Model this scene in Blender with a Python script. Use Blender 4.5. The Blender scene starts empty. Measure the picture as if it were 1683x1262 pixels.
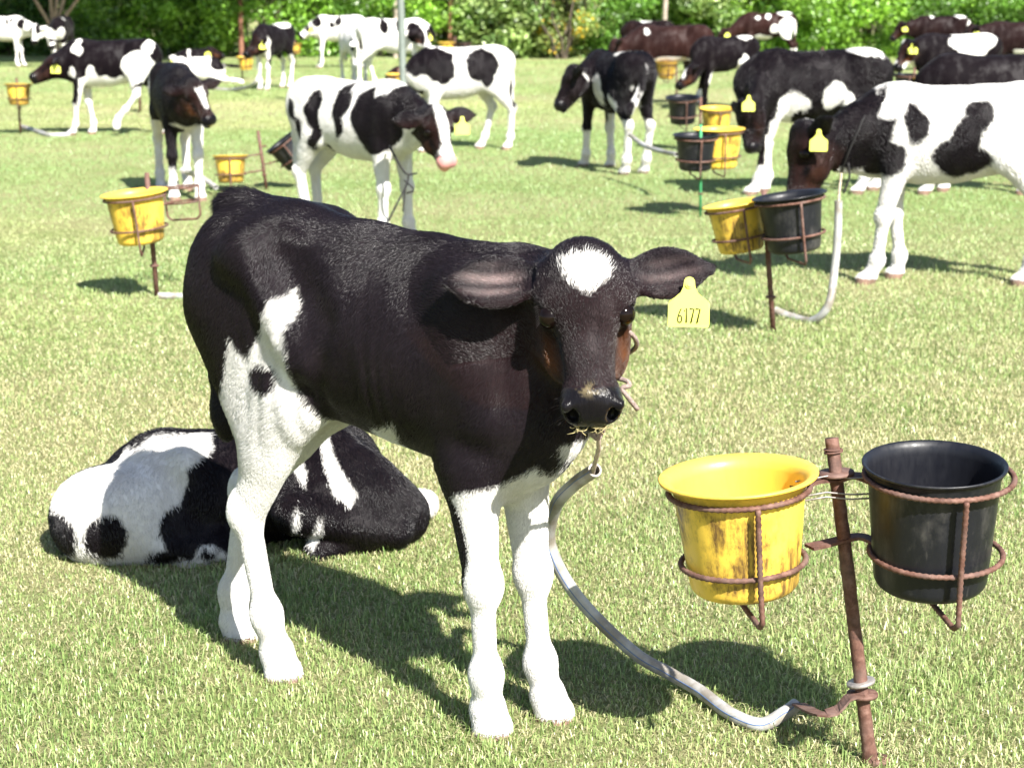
import bpy, bmesh, math, random
import numpy as np
from mathutils import Vector, Matrix, Quaternion

# ---------------------------------------------------------------- camera, sky, sun, exposure
scene = bpy.context.scene
COL = scene.collection
FPX = 2900.0                      # focal length in photograph pixels
PITCH = math.atan((631 + 15) / FPX)
CAMZ = 1.30
cam_d = bpy.data.cameras.new("camera")
cam = bpy.data.objects.new("camera", cam_d); COL.objects.link(cam)
cam.location = (0, 0, CAMZ); cam.rotation_euler = (math.pi / 2 - PITCH, 0, 0)
cam_d.sensor_width = 36; cam_d.lens = 36 * FPX / 1683
cam_d.clip_start = 0.05; cam_d.clip_end = 1500
cam_d.dof.use_dof = True; cam_d.dof.focus_distance = 2.95; cam_d.dof.aperture_fstop = 9.0
scene.camera = cam

SUN_DIR = Vector((0.51, -0.93, 1.0)).normalized()      # towards the sun
world = bpy.data.worlds.new("World"); scene.world = world; world.use_nodes = True
wn = world.node_tree
sky = wn.nodes.new("ShaderNodeTexSky"); sky.sky_type = 'NISHITA'; sky.sun_disc = False
sky.sun_elevation = math.asin(SUN_DIR.z)
sky.sun_rotation = math.atan2(SUN_DIR.x, SUN_DIR.y)
wn.links.new(sky.outputs[0], wn.nodes["Background"].inputs[0])
wn.nodes["Background"].inputs[1].default_value = 0.062
sd = bpy.data.lights.new("sun", 'SUN'); sd.energy = 5.0; sd.angle = math.radians(0.55); sd.color = (1, 0.965, 0.90)
so = bpy.data.objects.new("sun", sd); COL.objects.link(so)
so.rotation_euler = SUN_DIR.to_track_quat('Z', 'Y').to_euler()
scene.view_settings.view_transform = 'Standard'
scene.view_settings.look = 'None'
scene.view_settings.exposure = 1.5
scene.view_settings.gamma = 1
scene.cycles.max_bounces = 6
scene.cycles.transparent_max_bounces = 8

# ---------------------------------------------------------------- measuring helpers
UPV = Vector((0, math.sin(PITCH), math.cos(PITCH))); FWV = Vector((0, math.cos(PITCH), -math.sin(PITCH)))
def ray(px, py):
    return Vector((1, 0, 0)) * ((px - 841.5) / FPX) + UPV * (-(py - 631) / FPX) + FWV
def at(px, py, Y):
    d = ray(px, py); t = Y / d.y
    return Vector((0, 0, CAMZ)) + d * t
def G(px, py, z=0.0):
    d = ray(px, py); t = (z - CAMZ) / d.z
    return Vector((0, 0, CAMZ)) + d * t
V = Vector
def N(v):
    v = Vector(v); return v.normalized()

# ---------------------------------------------------------------- object helpers
def tag(o, label=None, cat=None, group=None, kind=None):
    if label: o["label"] = label
    if cat: o["category"] = cat
    if group: o["group"] = group
    if kind: o["kind"] = kind
    return o
def empty(name, loc=(0, 0, 0), rz=0.0):
    o = bpy.data.objects.new(name, None); COL.objects.link(o); o.empty_display_size = .1
    o.location = loc; o.rotation_euler = (0, 0, rz); return o
def link_mesh(name, me, mat=None, parent=None, smooth=True):
    o = bpy.data.objects.new(name, me); COL.objects.link(o)
    if mat: me.materials.append(mat)
    if smooth and len(me.polygons):
        me.polygons.foreach_set("use_smooth", np.ones(len(me.polygons), dtype=bool))
    if parent: o.parent = parent
    return o
def mesh_np(name, verts, faces):
    """verts (n,3), faces (m,k) with one k"""
    me = bpy.data.meshes.new(name)
    verts = np.asarray(verts, dtype=np.float32); faces = np.asarray(faces, dtype=np.int32)
    m, k = faces.shape
    me.vertices.add(len(verts)); me.vertices.foreach_set("co", verts.ravel())
    me.loops.add(m * k); me.loops.foreach_set("vertex_index", faces.ravel())
    me.polygons.add(m); me.polygons.foreach_set("loop_start", np.arange(m, dtype=np.int32) * k)
    me.polygons.foreach_set("loop_total", np.full(m, k, dtype=np.int32))
    me.update(calc_edges=True)
    return me
class MB:
    """collects shapes into one mesh"""
    def __init__(s): s.v = []; s.f = []
    def add(s, vs, fs):
        o = len(s.v); s.v += [tuple(v) for v in vs]; s.f += [tuple(i + o for i in f) for f in fs]; return s
    def build(s, name, mat=None, parent=None, smooth=True):
        me = bpy.data.meshes.new(name); me.from_pydata(s.v, [], s.f); me.update()
        return link_mesh(name, me, mat, parent, smooth)
    def box(s, c, sx, sy, sz, rot=None):
        c = Vector(c); R = rot or Matrix.Identity(3)
        vs = [c + R @ Vector((x * sx / 2, y * sy / 2, z * sz / 2)) for x in (-1, 1) for y in (-1, 1) for z in (-1, 1)]
        return s.add(vs, [(0, 1, 3, 2), (4, 6, 7, 5), (0, 4, 5, 1), (2, 3, 7, 6), (0, 2, 6, 4), (1, 5, 7, 3)])
    def tube(s, pts, rad, seg=8, closed=False, caps=True):
        pts = [Vector(p) for p in pts]; n = len(pts)
        if not hasattr(rad, '__len__'): rad = [rad] * n
        tan = []
        for i in range(n):
            a = pts[(i - 1) % n] if (closed or i > 0) else pts[i]
            b = pts[(i + 1) % n] if (closed or i < n - 1) else pts[i]
            t = b - a; tan.append(t.normalized() if t.length > 1e-9 else Vector((0, 0, 1)))
        u = tan[0].orthogonal().normalized(); vs = []
        for i in range(n):
            u = u - tan[i] * u.dot(tan[i])
            if u.length < 1e-6: u = tan[i].orthogonal()
            u.normalize(); w = tan[i].cross(u)
            for k in range(seg):
                a = 2 * math.pi * k / seg
                vs.append(pts[i] + (u * math.cos(a) + w * math.sin(a)) * rad[i])
        fs = []
        for i in range(n if closed else n - 1):
            j = (i + 1) % n
            for k in range(seg):
                k2 = (k + 1) % seg
                fs.append((i * seg + k, i * seg + k2, j * seg + k2, j * seg + k))
        if caps and not closed:
            fs.append(tuple(range(seg))[::-1]); fs.append(tuple((n - 1) * seg + k for k in range(seg)))
        return s.add(vs, fs)
    def lathe(s, prof, seg=48, c=(0, 0, 0), R=None):
        c = Vector(c); R = R or Matrix.Identity(3); vs = []
        for r, z in prof:
            for k in range(seg):
                a = 2 * math.pi * k / seg
                vs.append(c + R @ Vector((max(r, 1e-5) * math.cos(a), max(r, 1e-5) * math.sin(a), z)))
        fs = []
        for i in range(len(prof) - 1):
            for k in range(seg):
                k2 = (k + 1) % seg
                fs.append((i * seg + k, i * seg + k2, (i + 1) * seg + k2, (i + 1) * seg + k))
        return s.add(vs, fs)
def smooth_path(pts, n=8):
    """Catmull-Rom through the points"""
    P = [Vector(p) for p in pts]; P = [P[0] * 2 - P[1]] + P + [P[-1] * 2 - P[-2]]; out = []
    for i in range(1, len(P) - 2):
        a, b, c, d = P[i - 1:i + 3]
        for k in range(n):
            t = k / n
            out.append(0.5 * ((2 * b) + (c - a) * t + (2 * a - 5 * b + 4 * c - d) * t * t + (3 * b - a - 3 * c + d) * t ** 3))
    out.append(P[-2]); return out
def rebar(s, pts, r=.0045, pitch=.0105, closed=False):
    """ribbed reinforcing bar along a path, resampled so that every rib is real"""
    P = [Vector(p) for p in pts]
    if closed: P = P + [P[0]]
    L = [0]
    for a, b in zip(P, P[1:]): L.append(L[-1] + (b - a).length)
    n = max(4, int(L[-1] / (pitch / 2))); out = []; rad = []; j = 0
    for i in range(n + (0 if closed else 1)):
        d = L[-1] * i / n
        while j < len(L) - 2 and L[j + 1] < d: j += 1
        t = (d - L[j]) / max(1e-9, L[j + 1] - L[j]); out.append(P[j].lerp(P[j + 1], min(1, t)))
        rad.append(r * (1.20 if i % 2 else .90))
    return s.tube(out, rad, seg=8, closed=closed)

# ---------------------------------------------------------------- materials
def mat_new(name):
    m = bpy.data.materials.new(name); m.use_nodes = True
    nt = m.node_tree; b = nt.nodes["Principled BSDF"]; return m, nt, b
def nd(nt, typ, **kw):
    n = nt.nodes.new(typ)
    for k, v in kw.items():
        if k.startswith("i_"):
            key = k[2:]; key = int(key) if key.isdigit() else key.replace("_", " ")
            n.inputs[key].default_value = v
        else: setattr(n, k, v)
    return n
def ramp(nt, fac, stops, interp='LINEAR'):
    r = nt.nodes.new("ShaderNodeValToRGB"); r.color_ramp.interpolation = interp
    while len(r.color_ramp.elements) < len(stops): r.color_ramp.elements.new(0.5)
    for e, (p, c) in zip(r.color_ramp.elements, stops):
        e.position = p; e.color = (*c, 1) if len(c) == 3 else c
    nt.links.new(fac, r.inputs[0]); return r.outputs[0]
def noise(nt, scale, detail=4, rough=.55, coord='Object', vec=None, stretch=None):
    n = nd(nt, "ShaderNodeTexNoise"); n.inputs["Scale"].default_value = scale
    n.inputs["Detail"].default_value = detail; n.inputs["Roughness"].default_value = rough
    if vec is None:
        tc = nd(nt, "ShaderNodeTexCoord"); vec = tc.outputs[coord]
    if stretch:
        mp = nd(nt, "ShaderNodeMapping"); mp.inputs["Scale"].default_value = stretch
        nt.links.new(vec, mp.inputs[0]); vec = mp.outputs[0]
    nt.links.new(vec, n.inputs["Vector"]); return n.outputs["Fac"]
def mixc(nt, fac, a, b, mode='MIX'):
    m = nt.nodes.new("ShaderNodeMix"); m.data_type = 'RGBA'; m.blend_type = mode
    for s, v in ((0, fac), (6, a), (7, b)):
        if hasattr(v, "is_linked"): nt.links.new(v, m.inputs[s])
        else: m.inputs[s].default_value = v if s == 0 else (*v, 1)
    return m.outputs[2]
def math_n(nt, op, a, b=None, c=None):
    m = nt.nodes.new("ShaderNodeMath"); m.operation = op
    for i, v in enumerate((a, b, c)):
        if v is None: continue
        if hasattr(v, "is_linked"): nt.links.new(v, m.inputs[i])
        else: m.inputs[i].default_value = v
    return m.outputs[0]
def bump(nt, b, h, strength=.3, dist=.01):
    n = nd(nt, "ShaderNodeBump"); n.inputs["Strength"].default_value = strength; n.inputs["Distance"].default_value = dist
    nt.links.new(h, n.inputs["Height"]); nt.links.new(n.outputs[0], b.inputs["Normal"])

def mat_plastic(name, base, stain, lo, hi, rough):
    m, nt, b = mat_new(name)
    n1 = noise(nt, 9, 7, .68, stretch=(1, 1, .7)); n2 = noise(nt, 2.6, 2, .5); n3 = noise(nt, 70, 3, .6, stretch=(1, 1, .4))
    s = math_n(nt, 'ADD', n1, math_n(nt, 'MULTIPLY', n2, .55)); s = math_n(nt, 'ADD', s, math_n(nt, 'MULTIPLY', n3, .14))
    f = ramp(nt, s, [(lo, (0, 0, 0)), (hi, (1, 1, 1))])
    n4 = noise(nt, 34, 5, .7, stretch=(3, 3, .35)); f = math_n(nt, 'MULTIPLY', f, ramp(nt, n4, [(.36, (.35, .35, .35)), (.60, (.95, .95, .95))])); f = math_n(nt, 'MAXIMUM', f, ramp(nt, noise(nt, 150, 2, .5, stretch=(1, 1, .25)), [(.66, (0, 0, 0)), (.74, (.45, .45, .45))]))
    tc = nd(nt, "ShaderNodeAttribute", attribute_name="dirty")
    f = math_n(nt, 'MULTIPLY', f, tc.outputs["Fac"])
    nt.links.new(mixc(nt, f, base, stain), b.inputs["Base Color"])
    nt.links.new(ramp(nt, n3, [(.3, (rough - .08,) * 3), (.7, (rough + .12,) * 3)]), b.inputs["Roughness"])
    bump(nt, b, n3, .12, .002)
    b.inputs['Specular IOR Level'].default_value = .4
    return m
M = {}
FURN = 420000
M['yellow'] = mat_plastic("yellow_plastic", (.80, .53, .070), (.085, .042, .020), .80, .915, .40)
M['black'] = mat_plastic("black_plastic", (.007, .0075, .011), (.050, .047, .045), .86, 1.0, .42)
def mat_rust():
    m, nt, b = mat_new("rusty_iron")
    n1 = noise(nt, 60, 6, .65); n2 = noise(nt, 14, 3)
    c = ramp(nt, n1, [(.3, (.055, .024, .016)), (.5, (.13, .06, .042)), (.72, (.23, .13, .10))])
    nt.links.new(mixc(nt, ramp(nt, n2, [(.45, (0, 0, 0)), (.7, (.5, .5, .5))]), c, (.20, .15, .135)), b.inputs["Base Color"])
    b.inputs["Roughness"].default_value = .75; b.inputs["Metallic"].default_value = .25
    bump(nt, b, n1, .5, .003); return m
M['rust'] = mat_rust()
def mat_simple(name, col, rough=.6, var=.25, sc=30, bmp=.15, metallic=0, spec=.5):
    m, nt, b = mat_new(name)
    n = noise(nt, sc, 5)
    d = tuple(x * (1 - var) for x in col); l = tuple(min(1, x * (1 + var)) for x in col)
    nt.links.new(ramp(nt, n, [(.3, d), (.7, l)]), b.inputs["Base Color"])
    b.inputs["Roughness"].default_value = rough; b.inputs["Metallic"].default_value = metallic
    b.inputs["Specular IOR Level"].default_value = spec
    if bmp: bump(nt, b, n, bmp, .004)
    return m
M['washer'] = mat_simple("worn_steel", (.33, .30, .28), .55, .3, 80, .3, .5)
M['rope'] = mat_simple("old_rope", (.25, .19, .17), .9, .4, 220, .6)
M['strap'] = mat_simple("dark_strap", (.012, .011, .011), .8, .3, 120)
M['dirtyrope'] = mat_simple("pale_rope", (.42, .34, .27), .9, .3, 120)
M['hose'] = None
def mat_hose():
    m, nt, b = mat_new("milky_hose")
    n = noise(nt, 22, 5, .6); n2 = noise(nt, 5, 2)
    f = ramp(nt, math_n(nt, 'MULTIPLY', n, n2), [(.20, (0, 0, 0)), (.34, (.85, .85, .85))])
    nt.links.new(mixc(nt, f, (.40, .40, .395), (.20, .17, .13)), b.inputs["Base Color"])
    b.inputs["Roughness"].default_value = .5; b.inputs["Subsurface Weight"].default_value = .25
    b.inputs["Subsurface Radius"].default_value = (.01, .01, .01)
    bump(nt, b, n, .1, .002); return m
M['hose'] = mat_hose()
M['blue'] = mat_simple("blue_line", (.06, .13, .32), .5, .1)
M['green_paint'] = mat_simple("green_paint", (.05, .30, .12), .6, .3)
M['tag'] = mat_simple("tag_plastic", (.80, .83, .16), .42, .04, 20, .05)
M['ink'] = mat_simple("tag_ink", (.07, .07, .01), .6, .2)
M['pole'] = mat_simple("galvanised_pole", (.20, .23, .21), .55, .18, 9, .1, .3)
M['brownpost'] = mat_simple("brown_post", (.22, .10, .06), .8, .3, 12)
M['greypost'] = mat_simple("grey_post", (.36, .30, .25), .8, .25, 12)
M['bark'] = mat_simple("pale_bark", (.34, .25, .18), .85, .3, 14, .4)
M['darkbark'] = mat_simple("dark_bark", (.09, .07, .05), .9, .3, 14, .4)
def mat_eye():
    m, nt, b = mat_new("calf_eye"); b.inputs["Base Color"].default_value = (.012, .007, .005, 1)
    n = noise(nt, 60, 2); nt.links.new(ramp(nt, n, [(.3, (.003, .002, .002)), (.7, (.008, .004, .003))]), b.inputs["Base Color"])
    b.inputs["Roughness"].default_value = .06; b.inputs["Specular IOR Level"].default_value = .20; return m
M['eye'] = mat_eye()

# calf hide: "white" holds a signed distance to the white patches, "tint" the coat colour elsewhere
def mat_hide(name, under):
    m, nt, b = mat_new(name)
    aw = nd(nt, "ShaderNodeAttribute", attribute_name="white"); at_ = nd(nt, "ShaderNodeAttribute", attribute_name="tint")
    ag = nd(nt, "ShaderNodeAttribute", attribute_name="skin")
    n1 = noise(nt, 120, 3, .6); n2 = noise(nt, 25, 2)
    d = math_n(nt, 'ADD', aw.outputs["Fac"], math_n(nt, 'MULTIPLY', math_n(nt, 'SUBTRACT', n1, .5), .014))
    d = math_n(nt, 'ADD', d, math_n(nt, 'MULTIPLY', math_n(nt, 'SUBTRACT', n2, .5), .010))
    f = ramp(nt, math_n(nt, 'ADD', math_n(nt, 'MULTIPLY', d, 60), .5), [(.15, (0, 0, 0)), (.85, (1, 1, 1))])
    n3 = noise(nt, 14, 4, .6, stretch=(1, 1, .45)); n4 = noise(nt, 190, 3, .6, stretch=(1, 1, .16))
    dark = mixc(nt, 1, at_.outputs["Color"], ramp(nt, n3, [(.3, (.72, .72, .78)), (.72, (1.45, 1.30, 1.25))]), 'MULTIPLY')
    wh = ramp(nt, n3, [(.25, (.56, .53, .49)), (.6, (.72, .71, .69))])
    nt.links.new(mixc(nt, f, dark, wh), b.inputs["Base Color"])
    nt.links.new(math_n(nt, 'SUBTRACT', .60, math_n(nt, 'MULTIPLY', ag.outputs["Fac"], .36)), b.inputs["Roughness"])
    nt.links.new(math_n(nt, 'ADD', ramp(nt, n3, [(.48, (.03, .03, .03)), (.74, (.30, .30, .30))]), math_n(nt, 'MULTIPLY', ag.outputs["Fac"], .08)), b.inputs["Specular IOR Level"])
    b.inputs["Sheen Weight"].default_value = .03; b.inputs["Sheen Roughness"].default_value = .5
    bump(nt, b, math_n(nt, 'ADD', n4, math_n(nt, 'MULTIPLY', n3, .8)), .35, .006)
    return m
M['hide'] = mat_hide("calf_hide", False)
def mat_fur():
    m, nt, b = mat_new("calf_fur")
    a = nd(nt, "ShaderNodeAttribute", attribute_name="furcol")
    nt.links.new(a.outputs["Color"], b.inputs["Base Color"])
    b.inputs["Roughness"].default_value = .27; b.inputs["Specular IOR Level"].default_value = .36
    return m
M['fur'] = mat_fur()
# ---------------------------------------------------------------- calf sculptor: smooth distance field -> one surface
def nz(P, seed, f, n=6):
    """smooth noise about -1..1 at points P (m,3)"""
    r = np.random.RandomState(seed); out = np.zeros(len(P))
    for i in range(n):
        k = r.normal(size=3) * f * (1 + .9 * (i % 3)); ph = r.uniform(0, 6.28)
        out += np.sin(P @ k + ph) / (1 + .6 * (i % 3))
    return out / 2.6
class Field:
    def __init__(s, lo, hi, h):
        s.h = h; s.lo = np.array(lo, float); n = np.ceil((np.array(hi) - s.lo) / h).astype(int) + 1
        s.f = np.full(n, .25, dtype=np.float32); s.ax = [(s.lo[i] + h * np.arange(n[i])).astype(np.float32) for i in range(3)]
    def block(s, lo, hi):
        sl = []
        for i in range(3):
            a = int(max(0, math.floor((lo[i] - s.lo[i]) / s.h))); b = int(min(s.f.shape[i], math.ceil((hi[i] - s.lo[i]) / s.h) + 1))
            if b <= a: return None
            sl.append(slice(a, b))
        return tuple(sl)
    def apply(s, lo, hi, fn, k, op='add'):
        m = k + 3 * s.h; sl = s.block(np.array(lo) - m, np.array(hi) + m)
        if sl is None: return
        x = s.ax[0][sl[0]][:, None, None]; y = s.ax[1][sl[1]][None, :, None]; z = s.ax[2][sl[2]][None, None, :]
        d = fn(x, y, z); f = s.f[sl]
        if op == 'add':
            hh = np.maximum(k - np.abs(f - d), 0) / k; s.f[sl] = np.minimum(f, d) - hh * hh * k * .25
        else:
            d = -d; hh = np.maximum(k - np.abs(f - d), 0) / k; s.f[sl] = np.maximum(f, d) + hh * hh * k * .25
    def cone(s, a, b, ra, rb, k=.03, lat=None, fl=1.0, op='add'):
        """tapered limb a->b; lat, fl: flatten across lat to fl of the radius"""
        a = np.array(a, float); b = np.array(b, float); ab = b - a; L2 = max(1e-9, ab @ ab)
        r = max(ra, rb)
        if lat is not None: lat = np.array(lat, float); lat /= np.linalg.norm(lat)
        def fn(x, y, z):
            dx, dy, dz = x - a[0], y - a[1], z - a[2]
            t = np.clip((dx * ab[0] + dy * ab[1] + dz * ab[2]) / L2, 0, 1)
            dx = dx - t * ab[0]; dy = dy - t * ab[1]; dz = dz - t * ab[2]
            rr = ra + (rb - ra) * t; q2 = dx * dx + dy * dy + dz * dz
            if lat is None: return np.sqrt(q2) - rr
            l = dx * lat[0] + dy * lat[1] + dz * lat[2]
            q = np.sqrt(q2 + l * l * (1 / fl ** 2 - 1)) + 1e-6
            return (q - rr) * np.sqrt(q2) / q
        s.apply(np.minimum(a, b) - r, np.maximum(a, b) + r, fn, k, op)
    def ell(s, c, rad, R=None, k=.03, op='add'):
        """ellipsoid; R rows are its axes"""
        c = np.array(c, float); rad = np.array(rad, float); R = np.eye(3) if R is None else np.array(R, float); r = rad.max()
        def fn(x, y, z):
            dx, dy, dz = x - c[0], y - c[1], z - c[2]
            u = [(dx * R[i][0] + dy * R[i][1] + dz * R[i][2]) for i in range(3)]
            q = np.sqrt(sum((u[i] / rad[i]) ** 2 for i in range(3))) + 1e-6
            q2 = np.sqrt(sum((u[i] / rad[i] ** 2) ** 2 for i in range(3))) + 1e-6
            return q * (q - 1) / q2
        s.apply(c - r, c + r, fn, k, op)
    def mesh(s):
        f = s.f; S = f < 0; nx, ny, nzz = f.shape
        c = np.zeros((nx - 1, ny - 1, nzz - 1), dtype=np.uint8)
        for i in (0, 1):
            for j in (0, 1):
                for l in (0, 1): c += S[i:nx - 1 + i, j:ny - 1 + j, l:nzz - 1 + l]
        act = np.argwhere((c > 0) & (c < 8)); idx = np.full(c.shape, -1, dtype=np.int32)
        idx[act[:, 0], act[:, 1], act[:, 2]] = np.arange(len(act))
        cv = {}
        for i in (0, 1):
            for j in (0, 1):
                for l in (0, 1): cv[(i, j, l)] = f[act[:, 0] + i, act[:, 1] + j, act[:, 2] + l]
        acc = np.zeros((len(act), 3)); cnt = np.zeros(len(act))
        for p in cv:
            for ax in range(3):
                if p[ax]: continue
                q = list(p); q[ax] = 1; q = tuple(q); A, B = cv[p], cv[q]; mk = (A < 0) != (B < 0)
                t = np.where(mk, A / np.where(mk, A - B, 1), 0)
                for d in range(3): acc[:, d] += np.where(mk, p[d] + (t if d == ax else 0), 0)
                cnt += mk
        verts = s.lo + s.h * (act + acc / cnt[:, None]); quads = []
        for ax in range(3):
            a1, a2 = (ax + 1) % 3, (ax + 2) % 3
            A = S.take(range(0, S.shape[ax] - 1), ax); B = S.take(range(1, S.shape[ax]), ax)
            e = np.argwhere(A != B); e = e[(e[:, a1] > 0) & (e[:, a2] > 0) & (e[:, a1] < f.shape[a1] - 1) & (e[:, a2] < f.shape[a2] - 1)]
            ins = A[e[:, 0], e[:, 1], e[:, 2]]; q = []
            for d1, d2 in ((1, 1), (0, 1), (0, 0), (1, 0)):
                c_ = e.copy(); c_[:, a1] -= d1; c_[:, a2] -= d2; q.append(idx[c_[:, 0], c_[:, 1], c_[:, 2]])
            q = np.stack(q, 1); q[~ins] = q[~ins][:, ::-1]; quads.append(q)
        return verts, np.concatenate(quads)

def arr(v): return np.array(v, float)
def frame_of(n, hint):
    n = Vector(n).normalized(); u = Vector(hint); u = (u - n * u.dot(n)).normalized(); s = u.cross(n)   # s: the calf's left
    return n, u, s
HEADTIP = .285
def head_prims(F, P, n, u, s, e=1.0, ears=None, fine=False, hl=1.0):
    """P poll, n towards the nose, u face normal, s left; e scale"""
    P = arr(P); n = arr(n); u = arr(u); s = arr(s)
    def pt(a, b, c): return P + e * (n * a * hl + s * b + u * c)
    R = [n, s, u]
    F.ell(pt(.045, 0, -.012), (.078 * e, .075 * e, .072 * e), R, .05 * e)
    F.ell(pt(.012, 0, .030), (.040 * e, .050 * e, .032 * e), R, .03 * e)             # poll
    F.ell(pt(.085, 0, .018), (.055 * e, .058 * e, .034 * e), R, .03 * e)            # forehead
    F.cone(pt(.095, 0, -.012), pt(.245, 0, -.012), .060 * e, .041 * e, .025 * e, s, .92)
    for q in (-1, 1):
        F.ell(pt(.078, q * .055, .014), (.032 * e, .024 * e, .026 * e), R, .02 * e)   # brow
        F.ell(pt(.115, q * .042, -.055), (.075 * e, .032 * e, .045 * e), R, .03 * e)  # cheek
        F.ell(pt(.262, q * .026, -.010), (.030 * e, .024 * e, .032 * e), R, .018 * e) # nostril wing
    F.cone(pt(.08, 0, -.075), pt(.238, 0, -.050), .042 * e, .027 * e, .025 * e)       # jaw
    F.ell(pt(.252, 0, -.016), (.038 * e, .044 * e, .040 * e), R, .02 * e)
    F.ell(pt(.268, 0, -.052), (.026 * e, .031 * e, .019 * e), R, .008 * e)            # lower lip
    for q in (-1, 1):
        d = arr((Vector(s) * q * 1.0 + Vector(n) * .08 + Vector(u) * (-.12)).normalized()); op = arr((Vector(u) * .95 + Vector(n) * .3).normalized()); ln = .155; wd = .044
        if ears and ears.get(q):
            d = arr(Vector(ears[q][0]).normalized()); op = arr(Vector(ears[q][1])); ln, wd = ears[q][2:4]
        op = op - d * (op @ d); op /= np.linalg.norm(op); wdir = np.cross(d, op); Re = [d, wdir, op]
        b = pt(.030, q * .066, .006)
        th = max(.0115 * e, 1.15 * F.h)
        F.cone(b - d * .02 * e, b + d * .045 * e, .024 * e, .022 * e, .025 * e)
        c = b + d * (ln * .55) * e
        F.ell(c - d * ln * .06 * e, (ln * .44 * e, wd * e, th), Re, .015 * e); F.cone(c, b + d * (ln * .98) * e, wd * .86 * e, .013 * e, .012 * e, op, th / (wd * .86 * e))
        if F.h < .0075:
            F.ell(c + op * .0145 * e - d * .012 * e, (ln * .42 * e, wd * .74 * e, .0190 * e), Re, .012 * e, 'sub')
    if fine:
        for q in (-1, 1):
            F.ell(pt(.108, q * .073, .012), (.021 * e, .012 * e, .015 * e), R, .010 * e, 'sub')      # eye socket
            F.ell(pt(.282, q * .032, -.002), (.013 * e, .0085 * e, .0165 * e), [n * .8 - s * q * .6, n * .6 * q + s * .8 * 1.0, u], .006 * e, 'sub'); F.ell(pt(.274, q * .044, .014), (.010 * e, .008 * e, .008 * e), R, .008 * e)     # nostril
            F.ell(pt(.165, q * .058, -.012), (.040 * e, .012 * e, .018 * e), R, .018 * e, 'sub')     # hollow under the eye
        F.cone(pt(.283, -.030, -.041), pt(.283, .030, -.041), .0035 * e, .0035 * e, .004 * e, op='sub')  # mouth
    return pt

STAND = dict(
    barrel=[(-.37, .730, .120, .090), (-.28, .705, .160, .118), (-.15, .670, .190, .140), (0, .648, .202, .150), (.13, .645, .203, .142), (.25, .655, .195, .120), (.33, .665, .155, .092)],
    withers=(.24, 0, .815), tail=[(-.42, 0, .80), (-.475, 0, .72), (-.475, 0, .55), (-.465, 0, .40)],
    F=[(.28, .075, .70), (.24, .085, .52), (.262, .082, .300), (.262, .080, .105), (.285, .080, .028)],
    H=[(-.31, .075, .74), (-.24, .105, .56), (-.405, .090, .355), (-.375, .085, .115), (-.345, .085, .028)],
    poll=(.60, 0, .93), nose=None, hint=(0, 0, 1), necklow=(.33, 0, .60))
def mirror(L): return [(x, -y, z) for x, y, z in L]

def build_body(F, J, fine=False):
    """J: joints in the calf's own frame"""
    Y = (0, 1, 0)
    B = J['barrel']; g = J.get('cannon', 1.0); g2 = J.get('foot', 1.0)
    for (x0, z0, rz0, ry0), (x1, z1, rz1, ry1) in zip(B, B[1:]):
        n = 2
        F.cone((x0, 0, z0), (x1, 0, z1), rz0, rz1, .035, Y, (ry0 / rz0 + ry1 / rz1) / 2)
    w = J['withers']; F.ell(w, (.10, .038, .045), None, .06)
    bx, bz, brz, bry = B[0]
    if J.get('spine', True):
        F.ell((bx + .04, 0, bz + brz * .86), (.08, .05, .030), None, .05)                       # croup
        for q in (-1, 1): F.ell((bx + .10, q * .085, bz + brz * .62), (.055, .035, .040), None, .05)   # hip bones
        for q in (-1, 1): F.ell((bx - .06, q * .045, bz + .02), (.045, .035, .06), None, .05)         # pin bones
    for side, key in ((1, 'FL'), (-1, 'FR')):
        s, e, k, f, h = [arr(p) for p in J[key]]
        F.cone(s, e, .088, .058, .045, Y, .62); F.cone(e, k, .056 * g2, .032 * g2, .035, Y, .85)
        F.ell(k + arr((.006, 0, .0)), (.034 * g2, .033 * g2, .040), None, .022)
        F.cone(k, f, .0265 * g, .0235 * g, .022); F.ell(f, (.031 * g2, .031 * g2, .036), None, .022)
        F.cone(f, h, .026 * g, .032 * g2, .018); F.cone(h, arr((h[0] + (h - f)[0] * .3 + .010, h[1], .010)), .033 * g2, .037 * g2, .012); F.cone((h[0] + (h - f)[0] * .3 + .012, h[1], .016), (h[0] + (h - f)[0] * .3 + .014, h[1], -.02), .036 * g2, .039 * g2, .010)
    for side, key in ((1, 'HL'), (-1, 'HR')):
        s, e, k, f, h = [arr(p) for p in J[key]]
        F.cone(s, e, .125, .072, .05, Y, .55); F.cone(s + arr((-.05, 0, -.06)), (e + k) / 2 + arr((-.01, 0, .02)), .085, .048, .05, Y, .6)
        F.cone(e, k, .068, .034, .04, Y, .72)
        F.ell(k + arr((-.010, 0, .010)), (.033 * g, .028, .040), None, .020)
        F.cone(k, f, .028 * g, .0240 * g, .022); F.ell(f, (.032 * g2, .031 * g2, .037), None, .022)
        F.cone(f, h, .026 * g, .032 * g2, .018); F.cone(h, (h[0] + .016, h[1], .010 + max(0, h[2] - .06)), .033 * g2, .037 * g2, .012); F.cone((h[0] + .018, h[1], .016 + max(0, h[2] - .06)), (h[0] + .020, h[1], -.02 + max(0, h[2] - .06)), .036 * g2, .039 * g2, .010)
    if J.get('flank', True):
        for q in (-1, 1): F.ell((bx + .19, q * .155, bz + .07), (.055, .028, .070), None, .05, 'sub')
    if J.get('tail'):
        T = J['tail']; n = len(T)
        for i in range(n - 1): F.cone(T[i], T[i + 1], .028 - .010 * i / n, .028 - .010 * (i + 1) / n, .02)
        F.ell(T[-1], (.026, .026, .055), None, .025)

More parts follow.
